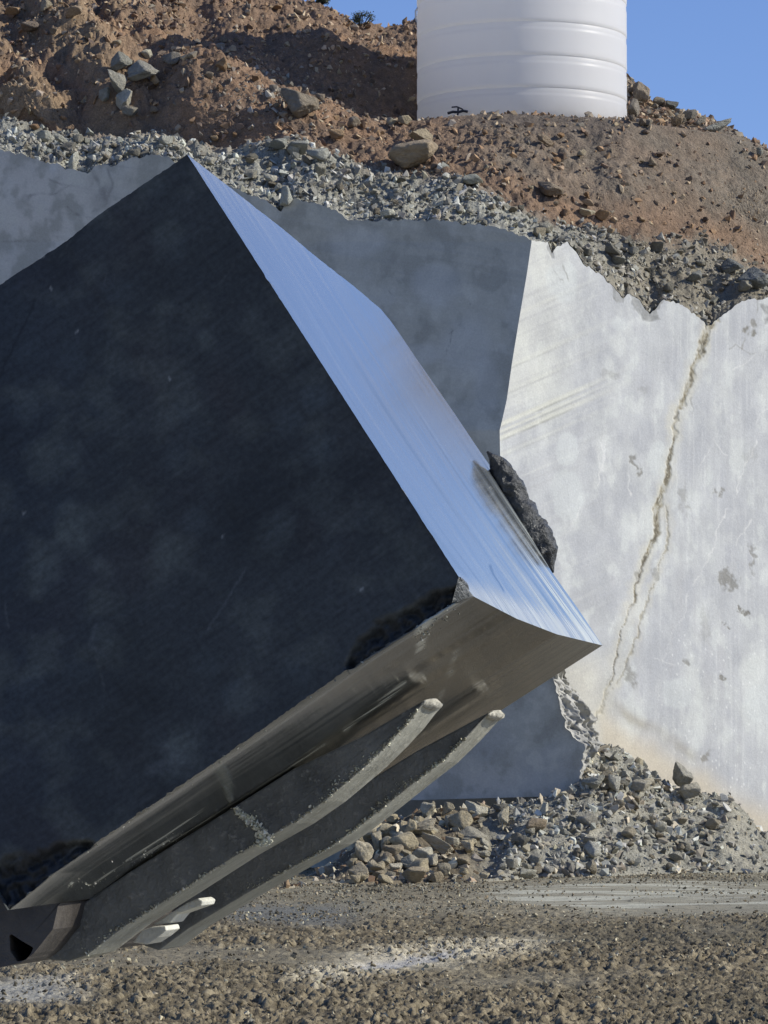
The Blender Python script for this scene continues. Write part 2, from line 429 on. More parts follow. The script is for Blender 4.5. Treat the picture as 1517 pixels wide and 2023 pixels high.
# bumpy gravel ridges and dips in the bench
DH += np.where(ZN < 1.2, 1, 0) * damp * 0.13 * fbm(X_ * 2.2, Y_ * 2.2, Z_ * 2.2, 3, 15)
# scarps with shaded hollows to the left of the boulder cluster
sc_ = sstep(300, 215, pxx) * sstep(120, 190, pxx) * sstep(1.0, 1.2, ZN) * sstep(2.3, 2.0, ZN)
DH -= 0.25 * sc_
HP = HP.copy(); HP[..., 2] += DH; HP[..., 1] -= 0.25 * left * (gul - 0.4)
# colours (base colours of dirt, rock and gravel)
cn = fbm(X_ * 0.7 + 5, Y_ * 0.7, Z_ * 0.7, 4, 21); cn2 = fbm(X_ * 3, Y_ * 3, Z_ * 3, 4, 22, 0.65)
colr = np.zeros((R_, C_, 3)) + np.array([0.225, 0.153, 0.11])
colr = lerp3(colr, (0.30, 0.185, 0.12), sstep(-0.1, 0.5, cn) * 0.85)
colr = lerp3(colr, (0.135, 0.105, 0.088), sstep(0.0, 0.5, cn2) * 0.7)
colr = lerp3(colr, (0.30, 0.225, 0.15), left * sstep(0.0, 0.4, gul) * 0.5)
grey_r = sstep(820, 1050, pxx) * sstep(1.25, 1.9, ZN) * 0.85 + sstep(1330, 1480, pxx) * 0.3
colr = lerp3(colr, (0.185, 0.158, 0.132), np.clip(grey_r * (0.8 + 0.4 * cn2), 0, 1))
colr = lerp3(colr, (0.15, 0.125, 0.11), sstep(860, 960, pxx) * sstep(2.45, 2.9, ZN) * sstep(1300, 1180, pxx) * 0.8)
gz = sstep(1.1, 0.75, ZN + 0.16 * cn2)
gcol = lerp3(np.zeros((R_, C_, 3)) + np.array([0.34, 0.33, 0.295]), (0.22, 0.21, 0.185), sstep(-0.2, 0.4, cn2) * 0.7)
gcol = lerp3(gcol, (0.20, 0.17, 0.13), sstep(1050, 1300, pxx) * 0.7)
colr = colr * (1 - gz[..., None]) + gcol * gz[..., None]
hill = obj('hillside', mesh('hillside', HP, gfaces(R_, C_), M_soil, col=colr))
tag(hill, 'brown rocky hillside rising behind the pale quarry wall', 'hillside', kind='structure')
HPX, HPY = proj(HP)

# ------------------------------------------------------------------ the sawn cliff: shaded left face and sunlit right face meeting at a corner
corner_x = lut([(200, 1056), (478, 1052), (540, 1043), (640, 1026), (720, 1013), (790, 1003), (830, 994), (850, 989), (900, 990), (1000, 990), (1200, 1040), (1400, 1120), (1500, 1130), (1800, 1130)])
corner_y = corner_x
NV = 560
tv = np.linspace(0, 1, NV)
BOT = 1760.0
def cliff_face(u0, u1, n, side, xs):
    n = len(xs)
    # columns run parallel to the corner line near it, vertical far from it
    top = np.zeros((NV, n)); PX = np.zeros((NV, n)); PY = np.zeros((NV, n))
    x_top = xs
    yt = rim_y(x_top)
    PY = yt[None, :] * (1 - tv[:, None]) + BOT * tv[:, None]
    cxo = corner_x(PY)
    if side == 'left':
        k = (x_top - u0) / (XC - u0)
        PX = x_top[None, :] + k[None, :] * (cxo - corner_x(yt)[None, :])
        Yc_ = 44.0 + (XC + cxo - corner_x(yt)[-1] - XC) * 0.0042; Y0_ = 44.0 + (XC - u0) * 0.0019
        Y = Y0_ + (Yc_ - Y0_) * k[None, :]
    else:
        k = (x_top - XC) / (u1 - XC)
        PX = x_top[None, :] + (1 - k[None, :]) * (cxo - corner_x(yt)[None, :])
        Y = 44.0 + (PX - XC) * 0.0042
    return PX, PY, Y
PXl, PYl, Yl = cliff_face(-2600, XC, 640, 'left', np.concatenate([np.linspace(-2600, -220, 120, endpoint=False), np.linspace(-220, XC, 560)]))
PXr, PYr, Yr = cliff_face(XC, 2400, 640, 'right', np.concatenate([np.linspace(XC, 1640, 420, endpoint=False), np.linspace(1640, 2400, 120)]))

def paint_right(X, Y, Q):
    x, z = Q[..., 0], Q[..., 2]
    a = fbm(x * 0.9, z * 0.9, 1.0, 4, 31); b = fbm(x * 3.2, z * 1.8, 2.0, 4, 32); v = fbm(x * 9.0, z * 0.8, 4.0, 4, 33)
    c = np.zeros(X.shape + (3,)) + np.array([0.50, 0.505, 0.505])
    c = lerp3(c, (0.435, 0.44, 0.45), sstep(-0.1, 0.45, a) * 0.8)
    c = lerp3(c, (0.65, 0.66, 0.62), sstep(0.05, 0.5, b) * 0.6)
    c = lerp3(c, (0.46, 0.455, 0.46), sstep(0.1, 0.5, v) * 0.5 * sstep(1000, 1300, Y))
    mo = fbm(x * 5.5 + 9, z * 3.0, 6.0, 4, 47, 0.6)
    c = lerp3(c, (0.425, 0.43, 0.445), sstep(0.02, 0.35, mo) * 0.65)
    c = lerp3(c, (0.66, 0.675, 0.635), sstep(-0.06, -0.38, mo) * 0.5)
    d = np.zeros(X.shape)
    # cream zone near the corner at the top
    m = sstep(1180, 1040, X) * sstep(860, 760, Y)
    c = lerp3(c, (0.62, 0.61, 0.54), m * 0.55 * (0.75 + 0.5 * b))
    sl_ = fbm((Y + 0.42 * X + 0.00012 * (X - 990) ** 2) / 5.0, X / 260.0, 0, 4, 48, 0.6)
    c = lerp3(c, (0.62, 0.615, 0.57), sstep(0.1, 0.5, sl_) * 0.5 * sstep(1330, 1050, X))
    c = lerp3(c, (0.44, 0.435, 0.43), sstep(-0.12, -0.5, sl_) * 0.5 * sstep(1330, 1050, X))
    vs_ = fbm(X / 4.0, Y / 170.0, 0, 4, 49, 0.6)
    c = lerp3(c, (0.66, 0.66, 0.635), sstep(0.12, 0.5, vs_) * 0.34 * sstep(1150, 1300, X))
    c = lerp3(c, (0.42, 0.415, 0.42), sstep(-0.12, -0.5, vs_) * 0.3 * sstep(1150, 1300, X))
    # saw arcs
    for dy, w, s in ((0, 3.5, 0.8), (14, 2.0, 0.7), (27, 3.5, 0.75), (-108, 3.0, 0.3), (-205, 3.0, 0.25), (60, 2.5, 0.25), (-60, 2.0, 0.2)):
        yc = 838 + dy - 0.42 * (X - 990) - 0.00012 * (X - 990) ** 2
        e = np.abs(Y - yc); fade = sstep(1260, 1080, X + 40 * b)
        c = lerp3(c, (0.66, 0.65, 0.56), sstep(w * 2.2, w * 0.5, e) * s * fade)
        c = lerp3(c, (0.33, 0.325, 0.29), sstep(3.0, 0.8, np.abs(Y - yc - 5)) * s * fade * sstep(-0.15, 0.25, b))
        d += 0.003 * sstep(4, 1, e) * s * fade
    band = sstep(1, 8, (838 - 0.42 * (X - 990)) - Y) * sstep(120, 80, (838 - 0.42 * (X - 990)) - Y)
    # whitish ghost patches left by the saw
    for (x0, y0, rx, ry) in ((1120, 886, 23, 30), (1118, 980, 32, 48), (1340, 1370, 27, 30), (1505, 1388, 32, 34), (1300, 905, 14, 34), (1225, 640, 20, 16), (1110, 560, 30, 40)):
        q = ((np.abs(X - x0) / rx) ** 3 + (np.abs(Y - y0) / ry) ** 3) + 0.5 * b
        c = lerp3(c, (0.60, 0.62, 0.60), sstep(1.35, 0.7, q + 0.9 * v + 0.6 * mo) * 0.5)
    # main crack
    wob = 6 * vn3(x * 5, z * 5, 0, 35) + 4 * vn3(x * 14, z * 14, 0, 36) + 3.0 * vn3(x * 34, z * 30, 0, 34)
    main = [(1408, 630), (1398, 655), (1372, 725), (1352, 785), (1335, 845), (1326, 900), (1312, 960), (1300, 1010), (1294, 1050), (1280, 1090), (1262, 1140), (1250, 1190), (1228, 1240), (1212, 1310), (1203, 1360), (1180, 1430)]
    e, t = seg_dist(X + wob, Y, main)
    wid = np.interp(t, [0, .05, .12, .3, .42, .47, .55, .66, .8, 1], [13, 7, 8, 4.2, 12, 7, 7.5, 3, 2, 2.2]) * (0.7 + 0.9 * fbm(x * 5, z * 5, 0, 4, 37, 0.7) + 0.25)
    tex = fbm(x * 26, z * 18, 0, 4, 63, 0.7)
    halo = sstep(24, 3, e + 9 * b) * sstep(1.05, 0.7, t) * (0.6 + 0.8 * sstep(-0.3, 0.3, mo))
    c = lerp3(c, (0.60, 0.575, 0.48), halo.clip(0, 1) * 0.6)
    wid = np.maximum(wid, 0.05)
    ins = sstep(wid * 1.25, wid * 0.5, e + 1.5 * tex) * np.clip(wid, 0, 1)
    c = lerp3(c, (0.33, 0.29, 0.20), ins * (0.35 + 0.6 * sstep(-0.3, 0.2, tex)))
    c = lerp3(c, (0.15, 0.13, 0.095), ins * sstep(0.0, 0.35, tex) * 0.8)
    c = lerp3(c, (0.10, 0.09, 0.07), sstep(1.8, 0.6, np.abs(e - wid * 0.3)) * ins * 0.8 * sstep(-0.15, 0.25, fbm(x * 9, z * 9, 0, 3, 43)))
    d += 0.008 * ins
    br = [(1320, 1000), (1322, 1040), (1318, 1075), (1306, 1110), (1290, 1160), (1268, 1220), (1248, 1290), (1242, 1300), (1215, 1350), (1190, 1410)]
    e, t = seg_dist(X + wob, Y, br)
    wid = np.interp(t, [0, .3, .55, .8, 1], [5, 4, 3, 2, 1.6]) * (0.5 + 1.0 * vn3(x * 8, z * 8, 0, 38))
    wid = np.maximum(wid, 0.05)
    c = lerp3(c, (0.58, 0.55, 0.45), sstep(15, 2, e + 8 * b) * 0.45 * (0.5 + 0.7 * sstep(-.2, .3, mo)))
    c = lerp3(c, (0.32, 0.29, 0.22), sstep(wid * 1.3, wid * .4, e) * 0.7); d += 0.006 * sstep(wid, wid * .5, e)
    for pts in ([(1230, 1240), (1212, 1320), (1200, 1345), (1195, 1390), (1180, 1425)], [(1105, 500), (1118, 540), (1130, 565)], [(1085, 520), (1105, 545), (1125, 570)],
                [(1500, 595), (1492, 640), (1478, 660), (1466, 690)], [(1440, 690), (1455, 680), (1480, 700), (1517, 692)]):
        e, t = seg_dist(X + 0.6 * wob, Y, pts)
        c = lerp3(c, (0.24, 0.23, 0.20), sstep(1.9, 0.3, e) * 0.6 * sstep(-0.3, 0.2, fbm(x * 8, z * 8, 0, 3, 46)))
    # white veins
    for pts in ([(1525, 790), (1500, 830), (1482, 900), (1440, 1000), (1400, 1110), (1360, 1180), (1300, 1330)], [(1450, 730), (1490, 700), (1517, 660)], [(1402, 860), (1440, 900)],
                [(1180, 900), (1182, 940), (1196, 860)], [(1200, 870), (1190, 905), (1180, 960)], [(1120, 1060), (1150, 1000)], [(1240, 930), (1250, 980)], [(1420, 850), (1390, 910), (1380, 930)],
                [(1260, 1150), (1230, 1260)], [(1500, 1000), (1450, 1090), (1440, 1120)], [(1230, 1150), (1200, 1260)], [(1290, 1300), (1350, 1318)]):
        e, t = seg_dist(X + wob, Y, pts)
        c = lerp3(c, (0.72, 0.71, 0.68), sstep(2.2, 0.4, e) * 0.6 * sstep(-0.35, 0.3, b + 0.6 * vn3(x * 6, z * 6, 0, 44)))
    # scratches low on the right, their sparkle painted as pale specks
    sp = worley(x * 17, z * 9, 39)
    c = lerp3(c, (0.75, 0.75, 0.72), sstep(0.17, 0.05, sp[0]) * (sp[2] > 0.72) * sstep(1250, 1350, X) * sstep(1150, 1300, Y) * 0.8)
    # dark chips
    for (x0, y0, rx, ry, k) in ((1483, 657, 9, 9, 1), (1492, 640, 5, 9, .8), (1252, 912, 6, 20, .8), (1441, 1148, 17, 22, .8), (1468, 1206, 7, 9, 1), (1418, 970, 6, 14, .8), (1490, 1105, 6, 30, .7), (1354, 1310, 5, 10, .7), (1418, 1332, 3, 8, .9),
                             (1391, 1492, 9, 17, .8), (1237, 1330, 15, 26, .7), (1436, 1236, 6, 7, .9), (1372, 800, 5, 20, .4), (1358, 985, 10, 34, .4), (1290, 1130, 8, 16, .5), (1255, 1135, 8, 14, .6), (1210, 740, 20, 10, .25), (1260, 760, 14, 8, .25), (1395, 1235, 12, 40, .25), (1480, 900, 14, 30, .2)):
        q = np.hypot((X - x0 + 2 * wob) / rx, (Y - y0 + 1.5 * wob) / ry) + 1.0 * fbm(x * 14, z * 14, 0, 4, 40, 0.65)
        m = sstep(1.15, 0.45, q) * sstep(-0.45, 0.25, fbm(x * 34, z * 34, 0, 3, 45, 0.7) + 0.5 * (1 - q))
        c = lerp3(c, (0.235, 0.225, 0.20), m * k); d += 0.003 * m * k
    # broken-off scallops under the rim, their unlit grey put into the colour
    for (x0, y0, rx, ry) in ((1286, 606, 25, 26), (1230, 578, 15, 18), (1088, 494, 7, 18), (1550, 640, 30, 40)):
        q = np.maximum(np.abs(X - x0 + 3 * wob * .5) / rx + 0.35 * (Y - y0) / ry, np.abs(Y - y0) / ry) + 0.35 * fbm(x * 6, z * 6, 0, 3, 41)
        m = sstep(1.08, 0.92, q)
        c = lerp3(c, (0.30, 0.30, 0.29), m * (0.65 + 0.35 * sstep(-.3, .3, fbm(x * 16, z * 16, 0, 4, 64, .65)))); d += 0.012 * np.clip(fbm(x * 12, z * 12, 0, 4, 42) + 0.2, 0, 1) * m
    # ochre runoff at the foot
    yl = 1375 + 0.62 * (X - 1180) + 18 * b
    m = sstep(-10, 60, Y - yl) * sstep(1165, 1200, X)
    c = lerp3(c, (0.58, 0.50, 0.37), m * 0.75)
    m2 = np.exp(-((Y - yl + 6) / 14.0) ** 2) * sstep(1180, 1220, X) * sstep(1420, 1340, X)
    c = lerp3(c, (0.33, 0.29, 0.22), np.clip(m2 * (0.35 + 0.6 * b), 0, 1))
    c = lerp3(c, (0.60, 0.56, 0.45), sstep(1240, 1150, X) * sstep(1250, 1340, Y) * 0.6)
    return c, d

def paint_left(X, Y, Q):
    x, z = Q[..., 0], Q[..., 2]
    a = fbm(x * 0.8 + 3, z * 0.8, 1.0, 4, 51); b = fbm(x * 3, z * 2, 2.0, 4, 52)
    c = np.zeros(X.shape + (3,)) + np.array([0.465, 0.45, 0.385])
    c = lerp3(c, (0.58, 0.55, 0.50), sstep(420, 60, X) * 0.9)  # paler towards the left end: bounce light put into the colour
    c = lerp3(c, (0.37, 0.36, 0.31), sstep(0.0, 0.45, a) * 0.8)
    c = lerp3(c, (0.55, 0.55, 0.51), sstep(0.15, 0.5, b) * 0.35)
    sl_ = fbm((Y - 0.18 * X) / 5.0, X / 260.0, 0, 4, 60, 0.6)
    c = lerp3(c, (0.53, 0.525, 0.49), sstep(0.1, 0.5, sl_) * 0.35); c = lerp3(c, (0.36, 0.355, 0.34), sstep(-0.1, -0.5, sl_) * 0.35)
    mo = fbm(x * 4.5 + 9, z * 3.5, 6.0, 4, 59, 0.6)
    c = lerp3(c, (0.33, 0.322, 0.28), sstep(0.0, 0.3, mo) * 0.65)
    c = lerp3(c, (0.58, 0.565, 0.49), sstep(-0.08, -0.38, mo) * 0.6)
    d = np.zeros(X.shape)
    for (x0, y0, rx, ry) in ((862, 565, 44, 42), (700, 480, 60, 30), (925, 690, 50, 60), (960, 760, 30, 60), (830, 700, 40, 20)):
        q = np.hypot((X - x0) / rx, (Y - y0) / ry) + 0.4 * b
        c = lerp3(c, (0.56, 0.56, 0.53), sstep(1.3, 0.6, q + 0.4 * a) * 0.45)
    wob = 5 * vn3(x * 5, z * 5, 0, 55) + 3 * vn3(x * 14, z * 14, 0, 56)
    for pts, w in (([(15, 395), (50, 388), (85, 382), (105, 385), (120, 375), (148, 362)], 2.2), ([(50, 400), (62, 388)], 4), ([(98, 355), (125, 365), (150, 368)], 2), ([(182, 340), (195, 365), (210, 400), (190, 420)], 5), ([(215, 335), (220, 360), (212, 395)], 4), ([(135, 408), (155, 425)], 2.5),
                   ([(10, 478), (60, 475), (105, 478), (130, 470)], 2), ([(86, 470), (95, 485)], 4), ([(930, 600), (905, 640), (885, 660)], 1.2), ([(770, 575), (775, 585)], 2), ([(890, 650), (888, 680), (882, 700)], 1.2)):
        e, t = seg_dist(X + wob, Y, pts)
        c = lerp3(c, (0.16, 0.155, 0.15), sstep(w * 1.6, w * .2, e + 2.5 * np.abs(b)) * 0.5 * sstep(-0.35, 0.3, fbm(x * 9, z * 9, 0, 3, 57)))
    m = np.hypot((X - 205) / 28, (Y - 375) / 50) + 0.8 * b
    c = lerp3(c, (0.33, 0.315, 0.29), sstep(1.3, 0.3, m) * 0.6 * sstep(-0.3, 0.3, fbm(x * 7, z * 7, 0, 4, 58)))
    c = lerp3(c, (0.55, 0.55, 0.53), sstep(14, 2, np.abs(X - 105)) * sstep(355, 335, Y) * sstep(0.0, 0.3, b) * 0.6)
    return c, d

Qr = P(PXr, PYr, Yr); Ql = P(PXl, PYl, Yl)
cr_, dr_ = paint_right(PXr, PYr, Qr)
cl_, dl_ = paint_left(PXl, PYl, Ql)
nR = np.array([0.57, -0.82, 0.0]); nL = np.array([-0.31, -0.95, 0.0])
kr = (np.arange(PXr.shape[1]) / 25.0).clip(0, 1)[None, :]; kl = ((PXl.shape[1] - 1 - np.arange(PXl.shape[1])) / 25.0).clip(0, 1)[None, :]
ur = 0.035 * fbm(Qr[..., 0] * 0.7, Qr[..., 2] * 0.7, 0, 3, 71) + 0.004 * fbm(Qr[..., 0] * 6, Qr[..., 2] * 2, 0, 3, 72)
ul_ = 0.02 * fbm(Ql[..., 0] * 0.7, Ql[..., 2] * 0.7, 0, 3, 73)
Qr = Qr + nR * ((ur - dr_) * kr)[..., None]
Ql = Ql + nL * ((ul_ - dl_) * kl)[..., None]
nl_ = Ql.shape[0] * Ql.shape[1]
Vc = np.concatenate([Ql.reshape(-1, 3), Qr.reshape(-1, 3)])
Cc = np.concatenate([cl_.reshape(-1, 3), cr_.reshape(-1, 3)])
cliff = obj('quarry_cliff', mesh('quarry_cliff', Vc, [gfaces(*Ql.shape[:2]), gfaces(*Qr.shape[:2], off=nl_)], M_cliff, col=Cc))
tag(cliff, 'sawn pale grey quarry wall with a sunlit face and a shaded face', 'cliff', kind='structure')

# ------------------------------------------------------------------ the quarry floor
yd = [15.0]
while yd[-1] < 52: yd.append(yd[-1] * 1.00125)
yd = np.array(yd)
ux = np.linspace(-1250, 1250, 640)
GX = ux[None, :] / F * yd[:, None]; GY = np.broadcast_to(yd[:, None], GX.shape)
gpx = CX + ux[None, :] + 0 * GX
gz0 = np.zeros_like(GX)
_, gpy = proj(np.stack([GX, GY, gz0], -1))
mac = fbm(GX * 0.5, GY * 0.5, 0, 3, 81)
wx = GX + 0.05 * fbm(GX * 9, GY * 7, 0, 3, 78); wy = GY + 0.07 * fbm(GX * 9, GY * 7, 5, 3, 79)
f1, f2, ci = worley(wx * 13, wy * 8, 82)
f1b, f2b, cib = worley(wx * 30 + 3, wy * 20, 83)
rnd = vn3(GX * 1.7, GY * 1.0, 0, 84)
track = np.clip(sstep(900, 1050, gpx + 40 * mac) * sstep(1738, 1750, gpy + 8 * mac) * sstep(1792, 1776, gpy + 10 * mac - 0.02 * (gpx - 900)), 0, 1)
puddle = np.clip(sstep(410, 480, gpx) * sstep(760, 640, gpx) * sstep(1775, 1800, gpy + 10 * mac) * sstep(1838, 1818, gpy + 10 * mac), 0, 1)
leftpale = sstep(230, 60, gpx + 40 * mac) * sstep(1935, 1948, gpy + 6 * rnd + 0.05 * gpx) * sstep(1992, 1970, gpy + 6 * rnd)
sm = np.clip(track + puddle * 0.8 + leftpale * 0.7, 0, 1)
clod = (np.clip(1 - f1 / 0.62, 0, 1) ** 0.8) * (0.35 + 0.9 * ci)
clod2 = np.clip(1 - f1b / 0.62, 0, 1) * (0.3 + 0.9 * cib)
flat_ = sstep(1835, 1795, gpy + 14 * mac + 6 * rnd)
nearf = (1 - 0.35 * sstep(26, 40, GY)) * (1 - 0.6 * flat_)
comp = sstep(0.02, 0.4, fbm(GX * 0.75 + 4, GY * 0.33, 0, 4, 94, 0.55))
gh = 0.05 * mac + (1 - 0.7 * comp) * (1 - 0.85 * sm) * nearf * (0.028 * clod * (0.6 + 0.8 * rnd) * (ci > 0.4) + 0.018 * clod2 + 0.046 * fbm(GX * 22, GY * 14, 0, 4, 85, 0.75) + 0.02 * np.abs(fbm(GX * 5, GY * 3, 0, 3, 90)))
# whitish smear of dried sludge
smear, st_ = seg_dist(gpx + 25 * rnd, gpy * 3.0, [(640, 1930 * 3), (720, 1915 * 3), (800, 1898 * 3), (900, 1885 * 3), (1010, 1868 * 3)])
sme = sstep(105, 25, smear + 26 * vn3(GX * 9, GY * 6, 0, 86))
smoothline, _ = seg_dist(gpx, gpy * 3.0, [(720, 1912 * 3), (790, 1905 * 3), (880, 1890 * 3)])
sml = sstep(30, 10, smoothline)
gh = gh - 0.02 * sml
GC = np.zeros(GX.shape + (3,)) + np.array([0.150, 0.122, 0.082])
GC = lerp3(GC, (0.28, 0.23, 0.155), sstep(0.4, 0.95, ci) * 0.75)
GC = lerp3(GC, (0.40, 0.34, 0.24), sstep(0.7, 1.0, cib) * 0.5)
GC = lerp3(GC, (0.33, 0.28, 0.19), sstep(0.15, 0.5, fbm(GX * 30, GY * 16, 2.0, 3, 92, 0.6)) * 0.5)
GC = lerp3(GC, (0.065, 0.055, 0.04), sstep(0.15, 0.5, fbm(GX * 18, GY * 9, 7.0, 3, 93, 0.6)) * 0.6)
GC = lerp3(GC, (0.07, 0.06, 0.042), sstep(0.40, 0.7, f1) * 0.7)  # gaps between clods darkened, their shade put into the colour
GC = lerp3(GC, (0.115, 0.10, 0.07), sstep(-0.05, 0.5, fbm(GX * 0.9, GY * 0.35, 0, 3, 87)) * 0.65)
GC = lerp3(GC, (0.12, 0.108, 0.08), np.exp(-((gpy - 1850 + 10 * rnd) / 26.0) ** 2) * sstep(700, 1000, gpx) * 0.6)
GC = lerp3(GC, (0.285, 0.262, 0.205), flat_ * (0.55 + 0.5 * fbm(GX * 1.5, GY * 0.8, 0, 3, 89)).clip(0, 1) * 0.8)
GC = lerp3(GC, (0.235, 0.21, 0.16), comp * 0.6)
GC = lerp3(GC, (0.47, 0.455, 0.385), track * (0.25 + 1.1 * sstep(-0.15, 0.4, fbm(GX * 0.8, GY * 2.6, 0, 4, 88, 0.6))).clip(0, 1))
GC = lerp3(GC, (0.15, 0.155, 0.155), puddle * 0.85)
GC = lerp3(GC, (0.42, 0.41, 0.38), leftpale * 0.75)
GC = lerp3(GC, (0.56, 0.50, 0.385), sme * 0.8 * (0.6 + 0.5 * ci))
GC = lerp3(GC, (0.42, 0.41, 0.41), sml * 0.8)
edge = np.minimum(sstep(-1250, -950, np.broadcast_to(ux[None, :], GX.shape)), sstep(1250, 950, np.broadcast_to(ux[None, :], GX.shape)))
edge = edge * sstep(15.0, 18.0, GY)
gh = gh * edge - 0.10 * (1 - edge)
GC = GC * edge[..., None] + np.array([0.33, 0.31, 0.275]) * (1 - edge[..., None])
fl = obj('quarry_floor', mesh('quarry_floor', np.stack([GX, GY, gh], -1), gfaces(*GX.shape), M_ground, col=GC))
tag(fl, 'churned brown dirt floor of the quarry', 'ground', kind='structure')
# the wider ground round it, out to the horizon
bx = np.concatenate([np.linspace(-900, -14, 24), np.linspace(-12, 12, 40), np.linspace(14, 900, 24)])
by = np.concatenate([np.linspace(-900, -10, 24), np.linspace(-8, 70, 80), np.linspace(80, 900, 24)])
BX, BY = np.meshgrid(bx, by)
bz = -0.07 + 0.02 * vn3(BX * 0.3, BY * 0.3, 0, 91)
og = obj('ground', mesh('ground', np.stack([BX, BY, bz], -1), gfaces(*BX.shape), M_ground, col=np.zeros(BX.shape + (3,)) + np.array([0.33, 0.31, 0.275])))
tag(og, 'bare dirt ground stretching away round the quarry', 'ground', kind='structure')

# ------------------------------------------------------------------ rubble heap base at the cliff foot
foot = lut([(300, 1752), (560, 1752), (640, 1746), (700, 1744), (850, 1738), (950, 1738), (1050, 1732), (1200, 1730), (1350, 1725), (1517, 1722), (1700, 1722)])
htop = lut([(300, 1752), (560, 1740), (640, 1700), (700, 1645), (760, 1600), (850, 1585), (1000, 1585), (1080, 1578), (1130, 1560), (1165, 1500), (1195, 1478), (1215, 1476), (1260, 1503),
            (1310, 1540), (1360, 1562), (1400, 1570), (1440, 1572), (1470, 1600), (1500, 1635), (1560, 1680), (1640, 1722), (1700, 1722)])
rx = np.arange(300, 1700, 2.6)
fy_, ty_ = foot(rx), htop(rx)
footY = F * CAMH / (foot(rx) - HZ + 1e-6) * 0.985
def heap_rows(n):
    t = np.linspace(0, 1, n)[:, None]
    y = fy_[None] * (1 - t) + ty_[None] * t
    Yd = footY[None] * (1 - t) + np.interp(rx, [300, 1120, 1190, 1700], [42.45, 42.45, 43.6, 43.8])[None] * t
    return y, Yd, t
hy, hY, ht = heap_rows(110)
hpx = np.broadcast_to(rx[None], hy.shape)
RP = P(hpx, hy, hY)
bk = P(rx[None], (ty_ + 60)[None], 45.5 + 0 * rx[None])
RP = np.concatenate([RP, bk]); hpx = np.concatenate([hpx, rx[None]]); hpy = np.concatenate([hy, (ty_ + 60)[None]])
dmp = np.concatenate([sstep(0, 0.12, ht) * np.ones_like(hy), np.zeros((1, len(rx)))])
rn = fbm(RP[..., 0] * 2.5, RP[..., 1] * 2.5, RP[..., 2] * 2.5, 4, 101, 0.6); rn2 = fbm(RP[..., 0] * 12, RP[..., 1] * 12, RP[..., 2] * 12, 3, 102)
# valley between the boulder pile and the fine pile
val = np.exp(-((hpx - 975 + 0.4 * (hpy - 1650)) / 38.0) ** 2) * sstep(1590, 1640, hpy)
lowl = sstep(1010, 930, hpx)
RP[..., 2] += dmp * (0.10 * rn + 0.04 * rn2 - 0.16 * val - 0.10 * lowl)
RP[0, :, 2] -= 0.06
RC = np.zeros(RP.shape) + np.array([0.28, 0.268, 0.235])
RC = lerp3(RC, (0.37, 0.34, 0.28), sstep(-0.1, 0.4, rn) * 0.6)
RC = lerp3(RC, (0.15, 0.12, 0.085), sstep(1000, 900, hpx) * 0.85)  # darkened under the boulder pile, standing for shade in its gaps
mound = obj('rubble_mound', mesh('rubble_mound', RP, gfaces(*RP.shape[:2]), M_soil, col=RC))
tag(mound, 'grey dirt mound under the loose rubble at the cliff foot', 'rubble mound', kind='structure')
RPX, RPY = proj(RP)

# ------------------------------------------------------------------ stones
def hull_proto(n, seed, squash=(1, 1, 1)):
    r = np.random.default_rng(seed)
    bm = bmesh.new()
    for i in range(n):
        v = r.normal(size=3); v /= np.linalg.norm(v)
        v *= 0.5 * (0.8 + 0.35 * r.random())
        bm.verts.new(v * np.array(squash))
    res = bmesh.ops.convex_hull(bm, input=bm.verts)
    bmesh.ops.delete(bm, geom=[g for g in res['geom_interior'] if isinstance(g, bmesh.types.BMVert)], context='VERTS')
    bmesh.ops.triangulate(bm, faces=bm.faces)
    bm.verts.index_update()
    V = np.array([v.co[:] for v in bm.verts]); Fc = np.array([[v.index for v in f.verts] for f in bm.faces])
    bm.free()
    return V, Fc
SMALL = [hull_proto(8 + k % 5, 200 + k, (1, 0.55 + 0.4 * ((k * 7) % 3) / 2, 0.24 + 0.16 * (k % 4))) for k in range(14)]

def rand_rot(n):
    q = rng.normal(size=(n, 4)); q /= np.linalg.norm(q, axis=1)[:, None]
    w, x, y, z = q.T
    return np.stack([1 - 2 * (y * y + z * z), 2 * (x * y - w * z), 2 * (x * z + w * y), 2 * (x * y + w * z), 1 - 2 * (x * x + z * z), 2 * (y * z - w * x),
                     2 * (x * z - w * y), 2 * (y * z + w * x), 1 - 2 * (x * x + y * y)], -1).reshape(n, 3, 3)

def stones_mesh(name, pos, size, cols):
    n = len(pos)
    which = rng.integers(0, len(SMALL), n); Rm = rand_rot(n)
    VV, FF, CC, off = [], [], [], 0
    for k, (pv, pf) in enumerate(SMALL):
        s = np.where(which == k)[0]
        if not len(s): continue
        v = np.einsum('nij,vj->nvi', Rm[s], pv) * size[s, None, None] + pos[s, None, :]
        f = pf[None] + (np.arange(len(s)) * len(pv))[:, None, None] + off
        VV.append(v.reshape(-1, 3)); FF.append(f.reshape(-1, 3)); CC.append(np.repeat(cols[s], len(pv), 0))
        off += v.shape[0] * v.shape[1]
    return mesh(name, np.concatenate(VV), np.concatenate(FF), M_stones, col=np.concatenate(CC), smooth=False)

def scatter(G, W, n):
    """n random points on a grid surface with cell weight W"""
    a = G[1:, :-1] - G[:-1, :-1]; b = G[:-1, 1:] - G[:-1, :-1]
    area = np.linalg.norm(np.cross(a, b), axis=-1)
    w = (area * np.maximum(W[:-1, :-1], 0)).reshape(-1); w = w / w.sum()
    i = rng.choice(len(w), n, p=w)
    r, c = np.divmod(i, G.shape[1] - 1)
    u, v = rng.random((2, n, 1))
    p = G[r, c] + a[r, c] * u + b[r, c] * v
    return p, r, c

